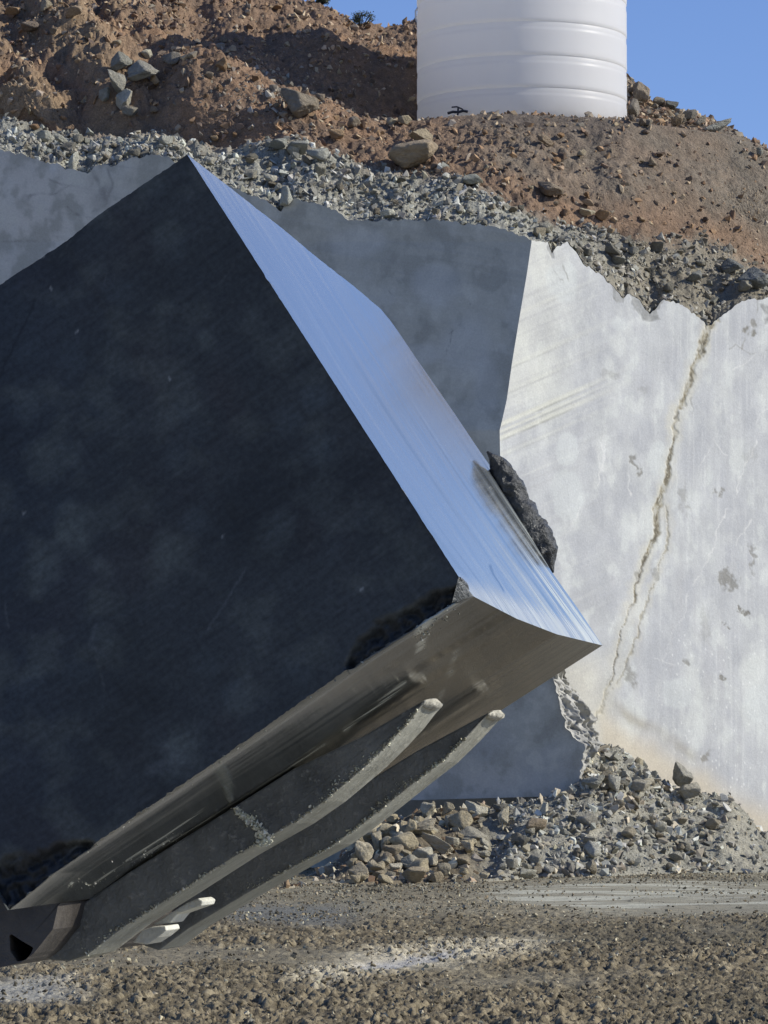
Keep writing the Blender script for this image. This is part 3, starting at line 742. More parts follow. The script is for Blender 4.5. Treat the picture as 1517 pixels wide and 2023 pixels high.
def pick(n, pal, jitter=0.15):
    pal = np.array([p[:3] for p in pal]); w = np.array([1.0] * len(pal))
    c = pal[rng.integers(0, len(pal), n)]
    return np.clip(c * (1 + jitter * rng.normal(size=(n, 1))) * (1 + 0.015 * rng.normal(size=(n, 3))), 0.02, 0.75)
GREYS = [(0.27, 0.26, 0.235), (0.34, 0.33, 0.30), (0.45, 0.44, 0.41), (0.20, 0.195, 0.18), (0.32, 0.29, 0.24), (0.56, 0.55, 0.51), (0.24, 0.215, 0.18)]
BROWNS = [(0.25, 0.165, 0.11), (0.34, 0.22, 0.135), (0.17, 0.125, 0.10), (0.40, 0.30, 0.205), (0.28, 0.235, 0.195), (0.22, 0.15, 0.11), (0.44, 0.345, 0.25)]
TANS = [(0.50, 0.44, 0.33), (0.43, 0.38, 0.29), (0.37, 0.32, 0.25), (0.58, 0.52, 0.40), (0.34, 0.31, 0.255)]
def psize(n, lo, hi, pw=2.2):
    return lo * (hi / lo) ** (rng.random(n) ** pw)

# gravel over the bench
W = sstep(1.22, 0.7, ZN + 0.25 * cn2) * sstep(-0.03, -0.01, ZN) * (0.3 + 1.1 * sstep(-0.25, 0.3, n2 + 0.6 * fbm(X_ * 1.6, Y_ * 1.6, Z_ * 1.6, 3, 16)))
W = W * np.where((HPX > -150) & (HPX < 1700), 1, 0.15)
p, r, c = scatter(HP, W, 34000)
s = psize(len(p), 0.011, 0.15, 4.2)
cc = pick(len(p), GREYS); k = sstep(1000, 1350, HPX[r, c])[:, None]
cc = cc * (0.74 + 0.45 * sstep(-0.3, 0.3, fbm(p[:, 0] * 2, p[:, 1] * 2, p[:, 2] * 2, 3, 17)))[:, None]
cc = cc * (1 - 0.55 * k) + pick(len(p), [(0.24, 0.205, 0.165), (0.19, 0.165, 0.135), (0.28, 0.26, 0.22)]) * 0.55 * k
g = obj('gravel', stones_mesh('gravel', p + np.array([0, 0, 0.15]) * s[:, None], s, cc))
tag(g, 'grey broken gravel lying along the top of the quarry wall', 'gravel', kind='stuff')
# stones on the hill
W = sstep(0.95, 1.3, ZN + 0.1 * cn2) * sstep(6.2, 5.9, ZN) * (0.55 + 1.2 * sstep(-0.1, 0.45, n1 + 0.5 * n2)) * (1 - 0.35 * sstep(1180, 1450, pxx)) * np.where((HPX > -150) & (HPX < 1650), 1, 0.1)
W = W * (1 + 2.0 * sstep(350, 480, pxx) * sstep(720, 600, pxx) * sstep(3.0, 2.6, ZN))
p, r, c = scatter(HP, W, 26000)
s = psize(len(p), 0.018, 0.16, 3.0)
cc = pick(len(p), BROWNS)
k = (sstep(360, 430, HPX[r, c]) * sstep(700, 560, HPX[r, c]) * sstep(120, 160, HPY[r, c]) * sstep(250, 200, HPY[r, c]))[:, None]
cc = cc * (1 - 0.6 * k) + pick(len(p), GREYS) * 0.6 * k
g = obj('scree', stones_mesh('scree', p + np.array([0, 0, 0.1]) * s[:, None], s, cc))
tag(g, 'small brown loose stones strewn over the hillside', 'scree', kind='stuff')
# spoil behind the tank, to its right
W = sstep(4.0, 4.25, ZN) * sstep(6.1, 5.95, ZN) * sstep(1225, 1240, HPX) * sstep(1445, 1400, HPX)
p, r, c = scatter(HP, W, 500)
s = psize(len(p), 0.05, 0.2, 1.6)
g = obj('spoil_stones', stones_mesh('spoil_stones', p, s, pick(len(p), BROWNS + [(0.3, 0.27, 0.24), (0.22, 0.21, 0.2)])))
tag(g, 'loose brown spoil stones heaped behind the white tank', 'rubble', kind='stuff')
# rubble on the mound
W = np.where(np.arange(RP.shape[0])[:, None] < 110, 1.0, 0.0) * (0.35 + 0.9 * sstep(940, 1040, hpx)) * np.ones_like(hpx) * (1 - 0.6 * sstep(1370, 1440, hpx))
p, r, c = scatter(RP, W, 20000)
s = psize(len(p), 0.013, 0.18, 3.4)
k = sstep(1010, 900, RPX[r, c])[:, None]
cc = pick(len(p), GREYS + TANS[1:3]) * (1 - k) + pick(len(p), TANS + BROWNS[:2]) * k
g = obj('rubble', stones_mesh('rubble', p + np.array([0, 0, 0.12]) * s[:, None], s, cc))
tag(g, 'fine grey rubble spilling down the heap at the cliff foot', 'rubble', kind='stuff')
# crumbs on the floor
FP = np.stack([GX, GY, gh], -1)
W = (1.0 + 0.3 * sstep(1850, 1740, gpy)) * (1 - 0.8 * track) * np.where((gpx > -80) & (gpx < 1600), 1, 0.1) * (0.5 + sstep(-.2, .4, mac)) * (1 - 0.75 * comp) * np.where(GY > 18, 1, 0.1)
p, r, c = scatter(FP, W, 70000)
s = psize(len(p), 0.009, 0.05, 2.2)
cc = pick(len(p), [(0.19, 0.155, 0.105), (0.29, 0.24, 0.165), (0.13, 0.107, 0.075), (0.11, 0.09, 0.062), (0.15, 0.122, 0.082), (0.26, 0.21, 0.14), (0.46, 0.41, 0.30), (0.24, 0.23, 0.19), (0.09, 0.078, 0.056)])
g = obj('floor_pebbles', stones_mesh('floor_pebbles', p + np.array([0, 0, 0.1]) * s[:, None], s, cc))
tag(g, 'small pebbles and dirt crumbs littering the quarry floor', 'pebbles', kind='stuff')

# ------------------------------------------------------------------ boulders as things of their own
def ico(sub):
    bm = bmesh.new(); bmesh.ops.create_icosphere(bm, subdivisions=sub, radius=1.0)
    bm.verts.index_update()
    V = np.array([v.co[:] for v in bm.verts]); Fc = np.array([[v.index for v in f.verts] for f in bm.faces]); bm.free()
    return V, Fc
ICO3, ICO4 = ico(4), ico(5)
def boulder_proto(seed, fine=False, planes=13, rough=0.035, soft=26.0):
    r = np.random.default_rng(seed)
    V, Fc = ICO4 if fine else ICO3
    n = r.normal(size=(planes, 3)); n /= np.linalg.norm(n, axis=1)[:, None]
    d = 0.42 + 0.2 * r.random(planes)
    dots = np.clip(V @ n.T, 1e-3, None)
    rad = d[None] / dots
    rr = -np.log(np.exp(-soft * np.minimum(rad, 3)).sum(1)) / soft
    q = V * rr[:, None]
    rr = rr + rough * fbm(q[:, 0] * 4 + seed, q[:, 1] * 4, q[:, 2] * 4, 4, seed, 0.6) - rough * 0.8 * np.abs(vn3(q[:, 0] * 2.6 + seed, q[:, 1] * 2.6, q[:, 2] * 2.6, seed + 3))
    Q = V * rr[:, None]
    lo, hi = Q.min(0), Q.max(0)
    Q = (Q - (lo + hi) / 2) / (hi - lo)
    return mesh('boulder', Q, Fc, M_rock, smooth=True)
PROTO = [boulder_proto(300 + k) for k in range(12)]
PROTOF = [boulder_proto(340 + k, True, 11 + k % 5, 0.06, 30.0) for k in range(7)]

def surf(px, py, which):
    gx, gy, G = {'hill': (HPX, HPY, HP), 'heap': (RPX, RPY, RP)}[which]
    d = (gx - px) ** 2 + (gy - py) ** 2
    m = d < d.min() + 16
    dd = np.where(m, G[..., 1], 1e9)
    i = np.unravel_index(np.argmin(dd), dd.shape)
    return G[i]

def put_rock(px, py, w, h, where, colr_, label, group=None, fine=False, proto=None, name='boulder', tilt=None, Y=None, deep=1.0):
    q = P(px, py, Y) if Y else surf(px, py + 0.30 * h, where)
    Yd = q[1]
    c0 = P(px, py, Yd)
    me = (PROTOF if fine else PROTO)[proto if proto is not None else random.randrange(7 if fine else 12)]
    o = bpy.data.objects.new(name, me); COL.objects.link(o)
    Yd = Yd - 0.28 * max(w, h) * Yd / F
    c0 = P(px, py, Yd)
    o.location = c0
    o.scale = (w * Yd / F * 1.04, 0.85 * max(w, h) * Yd / F * deep, h * Yd / F * 1.06)
    o.rotation_euler = (random.uniform(-.2, .2), tilt if tilt is not None else random.uniform(-.2, .2), random.uniform(0, 6.28) if proto is None else 0.4 * proto)
    if abs(w - h) > 0.2 * min(w, h): o.rotation_euler[2] = random.choice([0, math.pi]) + random.uniform(-.25, .25)
    kj = random.uniform(1.0, 1.25)
    o.color = (*[float(min(x * kj * w_, 0.8)) for x, w_ in zip(colr_, (1.03, 0.99, 0.92))], 1.0)
    tag(o, label, 'rock', group)
    return o
TAN, PALE, GREY, DKG, BRN, BLU, ORG = (0.40, 0.35, 0.27), (0.50, 0.48, 0.42), (0.30, 0.30, 0.28), (0.15, 0.155, 0.16), (0.25, 0.18, 0.13), (0.20, 0.215, 0.23), (0.38, 0.27, 0.18)
special = [
    # hillside
    (592, 202, 72, 58, 'hill', (0.27, 0.235, 0.2), 'big brown boulder with a shaded face on the spur crest left of the tank', 1),
    (815, 304, 92, 52, 'hill', (0.34, 0.28, 0.22), 'big brown boulder with a sunlit right end on the slope below the tank', 1),
    (832, 267, 48, 28, 'hill', (0.42, 0.36, 0.28), 'pale flat stone lying on top of the big boulder below the tank', 1),
    (438, 128, 26, 24, 'hill', ORG, 'small orange tan stone perched on the rounded crest beside the dark shadow', 0),
    (1078, 276, 34, 24, 'hill', (0.26, 0.21, 0.17), 'brown stone set in the bare slope under the middle of the tank', 0),
    (1088, 373, 52, 30, 'hill', (0.25, 0.21, 0.175), 'dark brown boulder low on the slope just above the grey gravel', 1),
    (240, 120, 42, 38, 'hill', GREY, 'grey rock at the upper left of the grey boulder cluster', 1),
    (283, 138, 62, 40, 'hill', (0.28, 0.275, 0.265), 'widest grey boulder of the cluster on the left hillside', 1),
    (228, 163, 46, 44, 'hill', (0.31, 0.305, 0.29), 'lumpy grey boulder in the middle of the left hillside cluster', 1),
    (246, 196, 30, 40, 'hill', (0.5, 0.485, 0.45), 'upright pale sunlit rock at the foot of the grey boulder cluster', 1),
    (208, 188, 24, 26, 'hill', GREY, 'small grey rock at the left edge of the grey boulder cluster', 0),
    (256, 220, 34, 22, 'hill', (0.27, 0.25, 0.22), 'lowest stone of the grey boulder cluster on the left hillside', 0),
    (340, 115, 40, 24, 'hill', (0.27, 0.25, 0.235), 'grey brown stone up to the right of the grey boulder cluster', 0),
    (88, 12, 26, 24, 'hill', TAN, 'tan stone at the top of the hill near the upper left corner', 0),
    (25, 22, 34, 16, 'hill', ORG, 'flat orange stone in the upper left corner of the hillside', 0),
    (146, 22, 32, 22, 'hill', (0.33, 0.26, 0.2), 'tan stone high on the hill, right of the tan corner stone', 0),
    (58, 52, 36, 20, 'hill', (0.26, 0.215, 0.19), 'brown grey stone below the two tan stones in the upper left', 0),
    (290, 105, 22, 20, 'hill', PALE, 'small bright stone just above the grey boulder cluster', 0),
    (1265, 184, 34, 42, 'hill', (0.33, 0.285, 0.245), 'tall brown boulder on the skyline just right of the tank', 1),
    (1252, 214, 24, 40, 'hill', (0.24, 0.22, 0.205), 'narrow dark rock wedged against the right side of the tank', 0),
    (1301, 200, 24, 18, 'hill', (0.3, 0.27, 0.24), 'small block on the skyline right of the tall brown boulder', 0),
    (1327, 210, 26, 20, 'hill', DKG, 'dark stone in the middle of the spoil skyline right of the tank', 0),
    (1362, 228, 32, 22, 'hill', (0.22, 0.21, 0.2), 'dark weathered stone on the skyline left of the rounded grey boulder', 0),
    (1342, 238, 26, 24, 'hill', (0.33, 0.27, 0.21), 'tan brown stone in the spoil below the skyline', 0),
    (1384, 238, 22, 18, 'hill', (0.3, 0.28, 0.26), 'small grey block touching the rounded grey boulder on the skyline', 0),
    (1418, 248, 52, 34, 'hill', (0.29, 0.30, 0.30), 'rounded blue grey boulder ending the row of rocks on the skyline', 1),
    (1500, 300, 14, 16, 'hill', GREY, 'little grey stone on the slope under the skyline at the right edge', 0),
    (665, 265, 30, 22, 'hill', ORG, 'orange brown stone on the slope left of the big boulder below the tank', 0),
    (700, 240, 28, 20, 'hill', (0.32, 0.28, 0.24), 'grey brown stone on the lip of the dark hollow left of the tank', 0),
    (632, 192, 18, 14, 'hill', (0.27, 0.23, 0.2), 'small stone right behind the big boulder on the spur crest', 0),
    (800, 236, 28, 18, 'hill', TAN, 'tan stone at the lower left foot of the tank', 0),
    (772, 240, 22, 16, 'hill', PALE, 'pale stone further left of the foot of the tank', 0),
    # rim and gravel
    (1484, 548, 58, 42, 'hill', BLU, 'biggest dark blue grey boulder at the right edge above the sunlit wall', 1),
    (1446, 524, 46, 30, 'hill', (0.17, 0.18, 0.19), 'dark jagged boulder left of the biggest blue grey one', 1),
    (1371, 546, 30, 24, 'hill', (0.22, 0.23, 0.235), 'lone dark stone in the gravel above the wall crack', 0),
    (1222, 515, 30, 16, 'hill', (0.3, 0.31, 0.3), 'grey slab in the gravel above the sunlit wall', 0),
    (933, 356, 44, 20, 'hill', (0.36, 0.37, 0.35), 'flat grey slab at the upper edge of the gravel below the tank', 0),
    (766, 422, 30, 14, 'hill', (0.6, 0.61, 0.58), 'white sliver of stone on the rim of the shaded wall', 0),
    (590, 292, 44, 28, 'hill', (0.34, 0.35, 0.345), 'grey block on the crown of the gravel hump', 0),
    (628, 306, 40, 24, 'hill', (0.37, 0.38, 0.375), 'right hand grey block on the gravel hump', 0),
    (548, 284, 36, 26, 'hill', (0.3, 0.31, 0.30), 'left hand grey block on the gravel hump', 0),
    (567, 388, 24, 40, 'hill', (0.46, 0.48, 0.47), 'upright pale spall leaning at the rim right of the block peak', 0),
    (146, 318, 20, 38, 'hill', (0.55, 0.56, 0.54), 'white upright stone hanging at the rim on the left', 0),
    (88, 270, 28, 20, 'hill', (0.40, 0.41, 0.40), 'pale grey stone on the gravel at the far left', 0),
    (122, 275, 30, 20, 'hill', (0.36, 0.37, 0.36), 'grey stone next to the pale one on the far left gravel', 0),
    (328, 278, 28, 18, 'hill', (0.38, 0.39, 0.38), 'pale block on the gravel just left of the dark block peak', 0),
    (1160, 420, 30, 14, 'hill', (0.5, 0.46, 0.38), 'flat cream stone among the tan stones below the tank slope', 0),
    (1190, 425, 28, 18, 'hill', ORG, 'orange stone among the tan stones below the tank slope', 0),
    (1160, 400, 26, 14, 'hill', (0.42, 0.32, 0.25), 'pinkish flat stone above the cream one on the lower slope', 0),
    # rubble heap
    (1347, 1528, 50, 48, 'heap', (0.30, 0.295, 0.28), 'pointed grey boulder leaning on the sunlit wall at the top of the heap', 1),
    (1362, 1563, 44, 34, 'heap', (0.42, 0.40, 0.36), 'rounded pale boulder just below the pointed one on the heap', 1),
    (720, 1683, 36, 46, 'heap', (0.56, 0.51, 0.42), 'bright cream standing rock at the left front of the boulder pile', 1),
    (744, 1664, 22, 42, 'heap', (0.46, 0.42, 0.34), 'narrow tan slab standing behind the bright cream rock', 0),
    (709, 1722, 40, 38, 'heap', (0.36, 0.32, 0.26), 'tan brown block resting on the floor at the left end of the pile', 1),
    (836, 1634, 48, 34, 'heap', (0.46, 0.42, 0.35), 'tan boulder near the top left of the boulder pile', 1),
    (868, 1670, 78, 42, 'heap', (0.43, 0.39, 0.32), 'largest tan boulder in the middle of the boulder pile', 1),
    (932, 1648, 62, 32, 'heap', (0.36, 0.345, 0.31), 'long tilted slab right of the largest tan boulder', 1),
    (942, 1601, 46, 36, 'heap', (0.5, 0.48, 0.42), 'pale angular boulder under the ledge at the top of the pile', 1),
    (998, 1612, 36, 34, 'heap', (0.48, 0.44, 0.35), 'cream boulder under the ledge, right of the pale angular one', 1),
    (883, 1598, 30, 26, 'heap', (0.36, 0.33, 0.27), 'pointed tan rock left of the pale angular boulder', 0),
    (896, 1620, 36, 30, 'heap', (0.44, 0.42, 0.36), 'tan block below the pointed rock in the boulder pile', 1),
    (1075, 1597, 16, 26, 'heap', (0.62, 0.60, 0.54), 'small white rock under the right end of the ledge', 0),
    (788, 1660, 32, 34, 'heap', (0.38, 0.365, 0.32), 'grey tan rock behind the narrow standing slab', 0),
    (764, 1668, 28, 32, 'heap', (0.44, 0.41, 0.34), 'tan rock between the narrow slab and the grey tan rock', 0),
    (783, 1716, 28, 22, 'heap', (0.5, 0.47, 0.41), 'pale cube shaped rock at the bottom of the boulder pile', 0),
    (814, 1702, 44, 28, 'heap', (0.42, 0.4, 0.35), 'wide tan rock at the bottom of the pile below the largest boulder', 1),
    (785, 1692, 30, 20, 'heap', (0.40, 0.36, 0.3), 'flat tan rock just above the pale cube shaped one', 0),
    (757, 1698, 34, 30, 'heap', (0.36, 0.31, 0.25), 'brown tan rock right of the bright cream standing rock', 0),
    (735, 1712, 22, 26, 'heap', (0.48, 0.43, 0.35), 'small tan rock between the floor block and the brown tan rock', 0),
    (856, 1698, 26, 24, 'heap', (0.56, 0.52, 0.44), 'small cream rock at the lower right of the boulder pile', 0),
    (650, 1720, 20, 20, 'heap', (0.44, 0.36, 0.28), 'pinkish tan rock alone on the floor left of the pile', 0),
    (1172, 1545, 42, 32, 'heap', (0.36, 0.36, 0.34), 'grey boulder on the heap at the right foot of the ledge', 1),
    (1212, 1548, 26, 32, 'heap', (0.40, 0.40, 0.38), 'upright grey rock right of the boulder at the foot of the ledge', 0),
    (1265, 1552, 44, 24, 'heap', (0.42, 0.40, 0.36), 'tilted grey slab on the heap left of the two big boulders', 0),
    (1160, 1620, 36, 30, 'heap', (0.33, 0.32, 0.30), 'grey rock on the front of the fine rubble slope', 0),
    (1168, 1678, 34, 32, 'heap', (0.44, 0.44, 0.42), 'pale grey rock low in the middle of the fine rubble slope', 0),
    (1030, 1660, 32, 24, 'heap', (0.20, 0.195, 0.18), 'dark rock where the boulder pile meets the fine rubble', 0),
    (1060, 1630, 44, 30, 'heap', (0.30, 0.25, 0.2), 'brown rock above the dark one in the middle of the heap', 0),
    (1042, 1726, 38, 20, 'heap', (0.42, 0.42, 0.39), 'pale flat rock at the foot of the fine rubble slope', 0),
    (1100, 1735, 26, 16, 'heap', (0.40, 0.40, 0.38), 'small pale rock on the floor right of the pale flat one', 0),
]
for (x, y, w, h, wh, c, lab, fine) in special:
    put_rock(x, y, w, h, wh, c, lab, fine=bool(fine))

def many(n, where, sizes, pal, label, group, region, ok=None):
    k = 0
    while k < n:
        x = random.uniform(region[0], region[1])
        if where == 'heap':
            y = htop(x) + (foot(x) - htop(x)) * random.uniform(0.06, 0.97)
        else:
            y = random.uniform(region[2], region[3])
        if ok and not ok(x, y): continue
        w = sizes[0] * (sizes[1] / sizes[0]) ** (random.random() ** 1.7)
        put_rock(float(x), float(y), w, w * random.uniform(0.55, 0.95), where, random.choice(pal), label, group)
        k += 1
many(55, 'heap', (20, 50), TANS + [PALE], 'tan angular rock filling the gaps of the sunlit boulder pile', 'rocks filling the boulder pile', (690, 960, 0, 0))
many(70, 'heap', (11, 30), GREYS[1:], 'small grey angular rock lying on the fine rubble slope', 'rocks on the fine rubble slope', (985, 1440, 0, 0))
many(70, 'hill', (12, 34), GREYS[1:], 'small grey angular stone lying on the gravel above the wall', 'stones on the gravel bench', (0, 1517, 240, 620), lambda x, y: grav(x) + 6 < y < rim(x) - 10)
many(55, 'hill', (9, 24), BROWNS[:5] + TANS[2:3], 'small brown stone lying on the rocky hillside slope', 'stones on the hillside', (0, 1400, 10, 460), lambda x, y: crest(x) + 8 < y < grav(x) - 6 or (x < 600 and ridge(x) + 8 < y < 90))
many(10, 'hill', (14, 24), [(0.28, 0.25, 0.22), (0.24, 0.2, 0.17)], 'small rough stone in the spoil heap right of the tank', 'stones in the spoil heap', (1245, 1380, 170, 245), lambda x, y: ridge(x) + 6 < y < crest(x))

# ------------------------------------------------------------------ the ledge block left at the cliff foot
LP = [(1097, 1352), (1106, 1391), (1117, 1434), (1135, 1457), (1154, 1470), (1153, 1495), (1149, 1518), (1143, 1552), (1080, 1568), (960, 1578), (840, 1584)]
nl2 = 150
yy = np.linspace(1290, 1572, nl2)
edge_x = np.interp(yy, [1290, 1352, 1391, 1434, 1457, 1470, 1495, 1518, 1552, 1572], [1078, 1097, 1106, 1117, 1135, 1154, 1153, 1149, 1143, 1132])
side_w = np.interp(yy, [1290, 1340, 1352, 1370, 1391, 1406, 1449, 1478, 1506, 1530, 1572], [16, 18, 24, 44, 58, 62, 54, 34, 30, 26, 12])
edge_x = edge_x + 3.5 * vn3(yy / 9.0, 0.3, 0, 111) + 2 * vn3(yy / 4.0, 0.3, 0, 112)
side_w = side_w + 5 * vn3(yy / 14.0, 2.3, 0, 113)
FRX = 620 + (edge_x - 620)[:, None] * np.linspace(0, 1, 150)[None]
bot = 1 - sstep(0.9, 1.0, np.linspace(0, 1, nl2))[:, None]
FRY = np.broadcast_to(yy[:, None], FRX.shape) + (1 - np.linspace(0, 1, 150))[None] ** 1 * 14 * np.linspace(0, 1, nl2)[:, None]
LQ = P(FRX, FRY, 42.75 + (1100 - FRX) * 0.0012)
tt = np.linspace(0, 1, 46)
SX = edge_x[:, None] + side_w[:, None] * tt[None]
SY_ = np.broadcast_to(yy[:, None], SX.shape)
SQ = P(SX, SY_, 42.70 + 0 * SX + 1.1 * tt[None] ** 1.2)
bb = fbm(SQ[..., 0] * 3.6, SQ[..., 2] * 3.6, SQ[..., 1] * 3.6, 4, 114, 0.62); b2 = fbm(SQ[..., 0] * 20, SQ[..., 2] * 20, SQ[..., 1] * 20, 3, 115)
kk = sstep(0, 0.15, tt)[None]
SQ[..., 0] += kk * (0.12 * bb + 0.03 * b2); SQ[..., 1] -= kk * (0.30 * bb + 0.05 * b2)
LQ[..., 1] -= 0.012 * fbm(LQ[..., 0] * 2, LQ[..., 2] * 2, 0, 3, 116)
TQ = np.stack([LQ[0], LQ[0] + np.array([0, 1.6, 0.0])]); BQ = np.stack([LQ[-1], LQ[-1] + np.array([0, 1.2, 0.05])])
BSQ = np.stack([SQ[-1], SQ[-1] + np.array([-0.1, 0.8, 0.05])])
lmo = fbm(LQ[..., 0] * 5, LQ[..., 2] * 4, 0, 4, 118, 0.6)
lc = np.zeros(LQ.shape) + np.array([0.43, 0.415, 0.36]); lcn = fbm(LQ[..., 0] * 1.5, LQ[..., 2] * 1.5, 0, 4, 117)
lc = lerp3(lc, (0.52, 0.49, 0.45), sstep(1470, 1560, FRY) * 0.6); lc = lerp3(lc, (0.37, 0.365, 0.35), sstep(0, .4, lcn) * 0.5)
lc = lerp3(lc, (0.31, 0.30, 0.26), sstep(0.0, 0.35, lmo) * 0.65); lc = lerp3(lc, (0.56, 0.54, 0.465), sstep(-0.08, -0.4, lmo) * 0.55)
scol = lerp3(np.zeros(SQ.shape) + np.array([0.38, 0.37, 0.34]), (0.26, 0.255, 0.235), sstep(-.05, .4, bb))
VV, FFs, CCs, off = [], [], [], 0
for g_, c_ in ((LQ, lc), (SQ, scol), (TQ, np.zeros(TQ.shape) + 0.33), (BQ, np.zeros(BQ.shape) + 0.25), (BSQ, np.zeros(BSQ.shape) + 0.25)):
    VV.append(g_.reshape(-1, 3)); FFs.append(gfaces(*g_.shape[:2], off=off)); CCs.append(c_.reshape(-1, 3)); off += g_.shape[0] * g_.shape[1]
ledge = obj('rock_ledge', mesh('rock_ledge', np.concatenate(VV), FFs, M_cliff, col=np.concatenate(CCs)))
tag(ledge, 'shaded grey rock ledge with a rough broken right edge above the rubble heap', 'rock ledge')

# ------------------------------------------------------------------ the big cut block on the forks
B0 = np.array([0.21985692, 10.25, 1.626641]) 
E1 = np.array([0.82462244, -0.1185004, 0.55313243]); E2 = np.array([-0.54544719, 0.09263345, 0.83301045]); E3 = np.array([0.14995064, 0.98862364, -0.01175191])
def L2W(s, t, w):
    s, t, w = np.broadcast_arrays(np.asarray(s, float), np.asarray(t, float), np.asarray(w, float))
    return B0 + s[..., None] * E1 + t[..., None] * E2 + w[..., None] * E3
def plane_hit(px, py, w):
    """point on the plane at offset w along E3, seen at a photo pixel"""
    Q0 = B0 + w * E3
    d = P(px, py, 1.0) - np.array([0, 0, CAMH]); d = np.atleast_2d(d)
    o = np.array([0, 0, CAMH])
    k = ((Q0 - o) @ E3) / (d @ E3)
    return o + d * k[:, None]
def resample(pts, n):
    pts = np.asarray(pts, float); l = np.concatenate([[0], np.cumsum(np.linalg.norm(np.diff(pts, axis=0), axis=1))]); l /= l[-1]
    t = np.linspace(0, 1, n)
    return np.stack([np.interp(t, l, pts[:, k]) for k in range(3)], -1)
def coons(top, bot, lef, rig):
    """top/bot run along u (n), lef/rig along v (m) from top to bottom"""
    n, m = len(top), len(lef)
    u = np.linspace(0, 1, n)[None, :, None]; v = np.linspace(0, 1, m)[:, None, None]
    return ((1 - v) * top[None] + v * bot[None] + (1 - u) * lef[:, None] + u * rig[:, None]
            - ((1 - u) * (1 - v) * top[0] + u * (1 - v) * top[-1] + (1 - u) * v * bot[0] + u * v * bot[-1]))
A_ = P(370, 305, 10.375); C_ = P(1190, 1275, 13.40)
D_ = None
B1 = plane_hit(906, 1139, 0.0)[0]; B2 = plane_hit(893, 1190, 0.0)[0]; B3 = P(935, 1178, 10.42)
FL = plane_hit(15, 1798, 0.0)[0]
GL = FL + (A_ - B1) * 1.0 + E1 * 0.02
NB = 240
def jag(pl, amp, seed):
    t = np.arange(len(pl)) * 0.55
    e = amp * (0.6 * vn3(t, 0.1, 0, seed) + 0.7 * np.maximum(vn3(t * 0.33, 3.1, 0, seed + 1), 0)); e[0] = e[-1] = 0
    return e[:, None]
# front boundary curves
eA = resample([A_, B1], NB); eA0 = eA.copy()
nk = np.abs(jag(eA, 0.0012, 121)) + 0.002 * np.maximum(vn3(np.arange(NB)[:, None] * 0.21, 7.7, 0, 128) - 0.62, 0) / 0.38
nk[0] = nk[-1] = 0
eA = eA - E1 * nk
EN_N = np.cross(B1 - A_, C_ - A_); EN_N /= np.linalg.norm(EN_N); EN_N *= np.sign(EN_N[0])
def end_plane(Q):
    o = np.array([0, 0, CAMH]); d = np.asarray(Q) - o
    k = ((A_ - o) @ EN_N) / (d @ EN_N)
    return o + d * k[..., None]
eBot = resample([B2, plane_hit(700, 1314, 0)[0], plane_hit(440, 1497, 0)[0], plane_hit(212, 1651, 0)[0], plane_hit(100, 1727, 0)[0], FL], NB)
eTop = resample([A_, P(200, 420, 10.42), P(133, 474, 10.435), P(120, 482, 10.44), P(0, 562, 10.46), GL], NB)
eTop = eTop - E2 * np.abs(jag(eTop, 0.004, 125))
fr_right = np.concatenate([eA, [B2]])                     # A -> B1 -> B2
fr = coons(eTop, eBot, resample(fr_right, NB), resample([GL, FL], NB))
fpx, fpy = proj(fr)
# broken hollows along the lower edge
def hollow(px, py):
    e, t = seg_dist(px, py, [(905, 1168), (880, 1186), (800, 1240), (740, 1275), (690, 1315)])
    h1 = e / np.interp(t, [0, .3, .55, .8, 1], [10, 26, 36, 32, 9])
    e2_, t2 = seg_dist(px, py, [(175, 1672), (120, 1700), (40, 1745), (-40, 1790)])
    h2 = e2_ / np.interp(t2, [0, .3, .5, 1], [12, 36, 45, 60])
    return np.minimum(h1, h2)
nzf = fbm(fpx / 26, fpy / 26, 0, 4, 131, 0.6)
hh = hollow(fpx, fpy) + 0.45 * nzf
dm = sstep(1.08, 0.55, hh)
dep = dm * (0.035 + 0.03 * np.clip(fbm(fpx / 16, fpy / 16, 0, 4, 132, 0.6), -0.6, 1))
fr = fr + E3 * dep[..., None]
fr = fr + E3 * (0.0015 * fbm(fpx / 90, fpy / 90, 0, 3, 133))[..., None]
jg = np.abs(jag(eBot, 0.006, 123)) + 0.5 * np.abs(jag(eBot[::-1], 0.008, 127))
for i_, k_ in ((1, 1.0), (2, 0.55), (3, 0.25)): fr[-i_] = fr[-i_] + E2 * jg * k_      # nibbled lower edge
eBotF = fr[-1]
eBotS = eBot.copy()
fc = np.zeros(fr.shape) + np.array([0.042, 0.046, 0.050])
bl = worley(fpx / 120.0, fpy / 120.0, 134)
fc = lerp3(fc, (0.060, 0.070, 0.078), sstep(0.36, 0.08, bl[0] + 0.1 * nzf) * (bl[2] > 0.45) * (0.25 + 0.5 * bl[2]))
fc = lerp3(fc, (0.042, 0.036, 0.038), sstep(0, .5, fbm(fpx / 200, fpy / 260, 0, 3, 135)) * 0.6)
fc = lerp3(fc, (0.026, 0.034, 0.048), sstep(300, 0, fpx) * 0.5)
for k_ in range(26):
    x0, y0 = random.uniform(0, 850), random.uniform(420, 1600); a_ = random.choice([-0.9, -1.1, 1.25]) + random.uniform(-.2, .2); L_ = random.uniform(15, 70)
    e, t = seg_dist(fpx + 2 * nzf, fpy, [(x0, y0), (x0 + L_ * math.cos(a_), y0 + L_ * math.sin(a_))])
    fc = lerp3(fc, (0.15, 0.155, 0.155), sstep(2.6, 0.6, e) * random.uniform(.08, .28))
cl1 = fbm(fpx / 150, fpy / 130, 0, 4, 136, 0.5); cl2 = fbm(fpx / 70, fpy / 60, 3.0, 3, 137, 0.5)
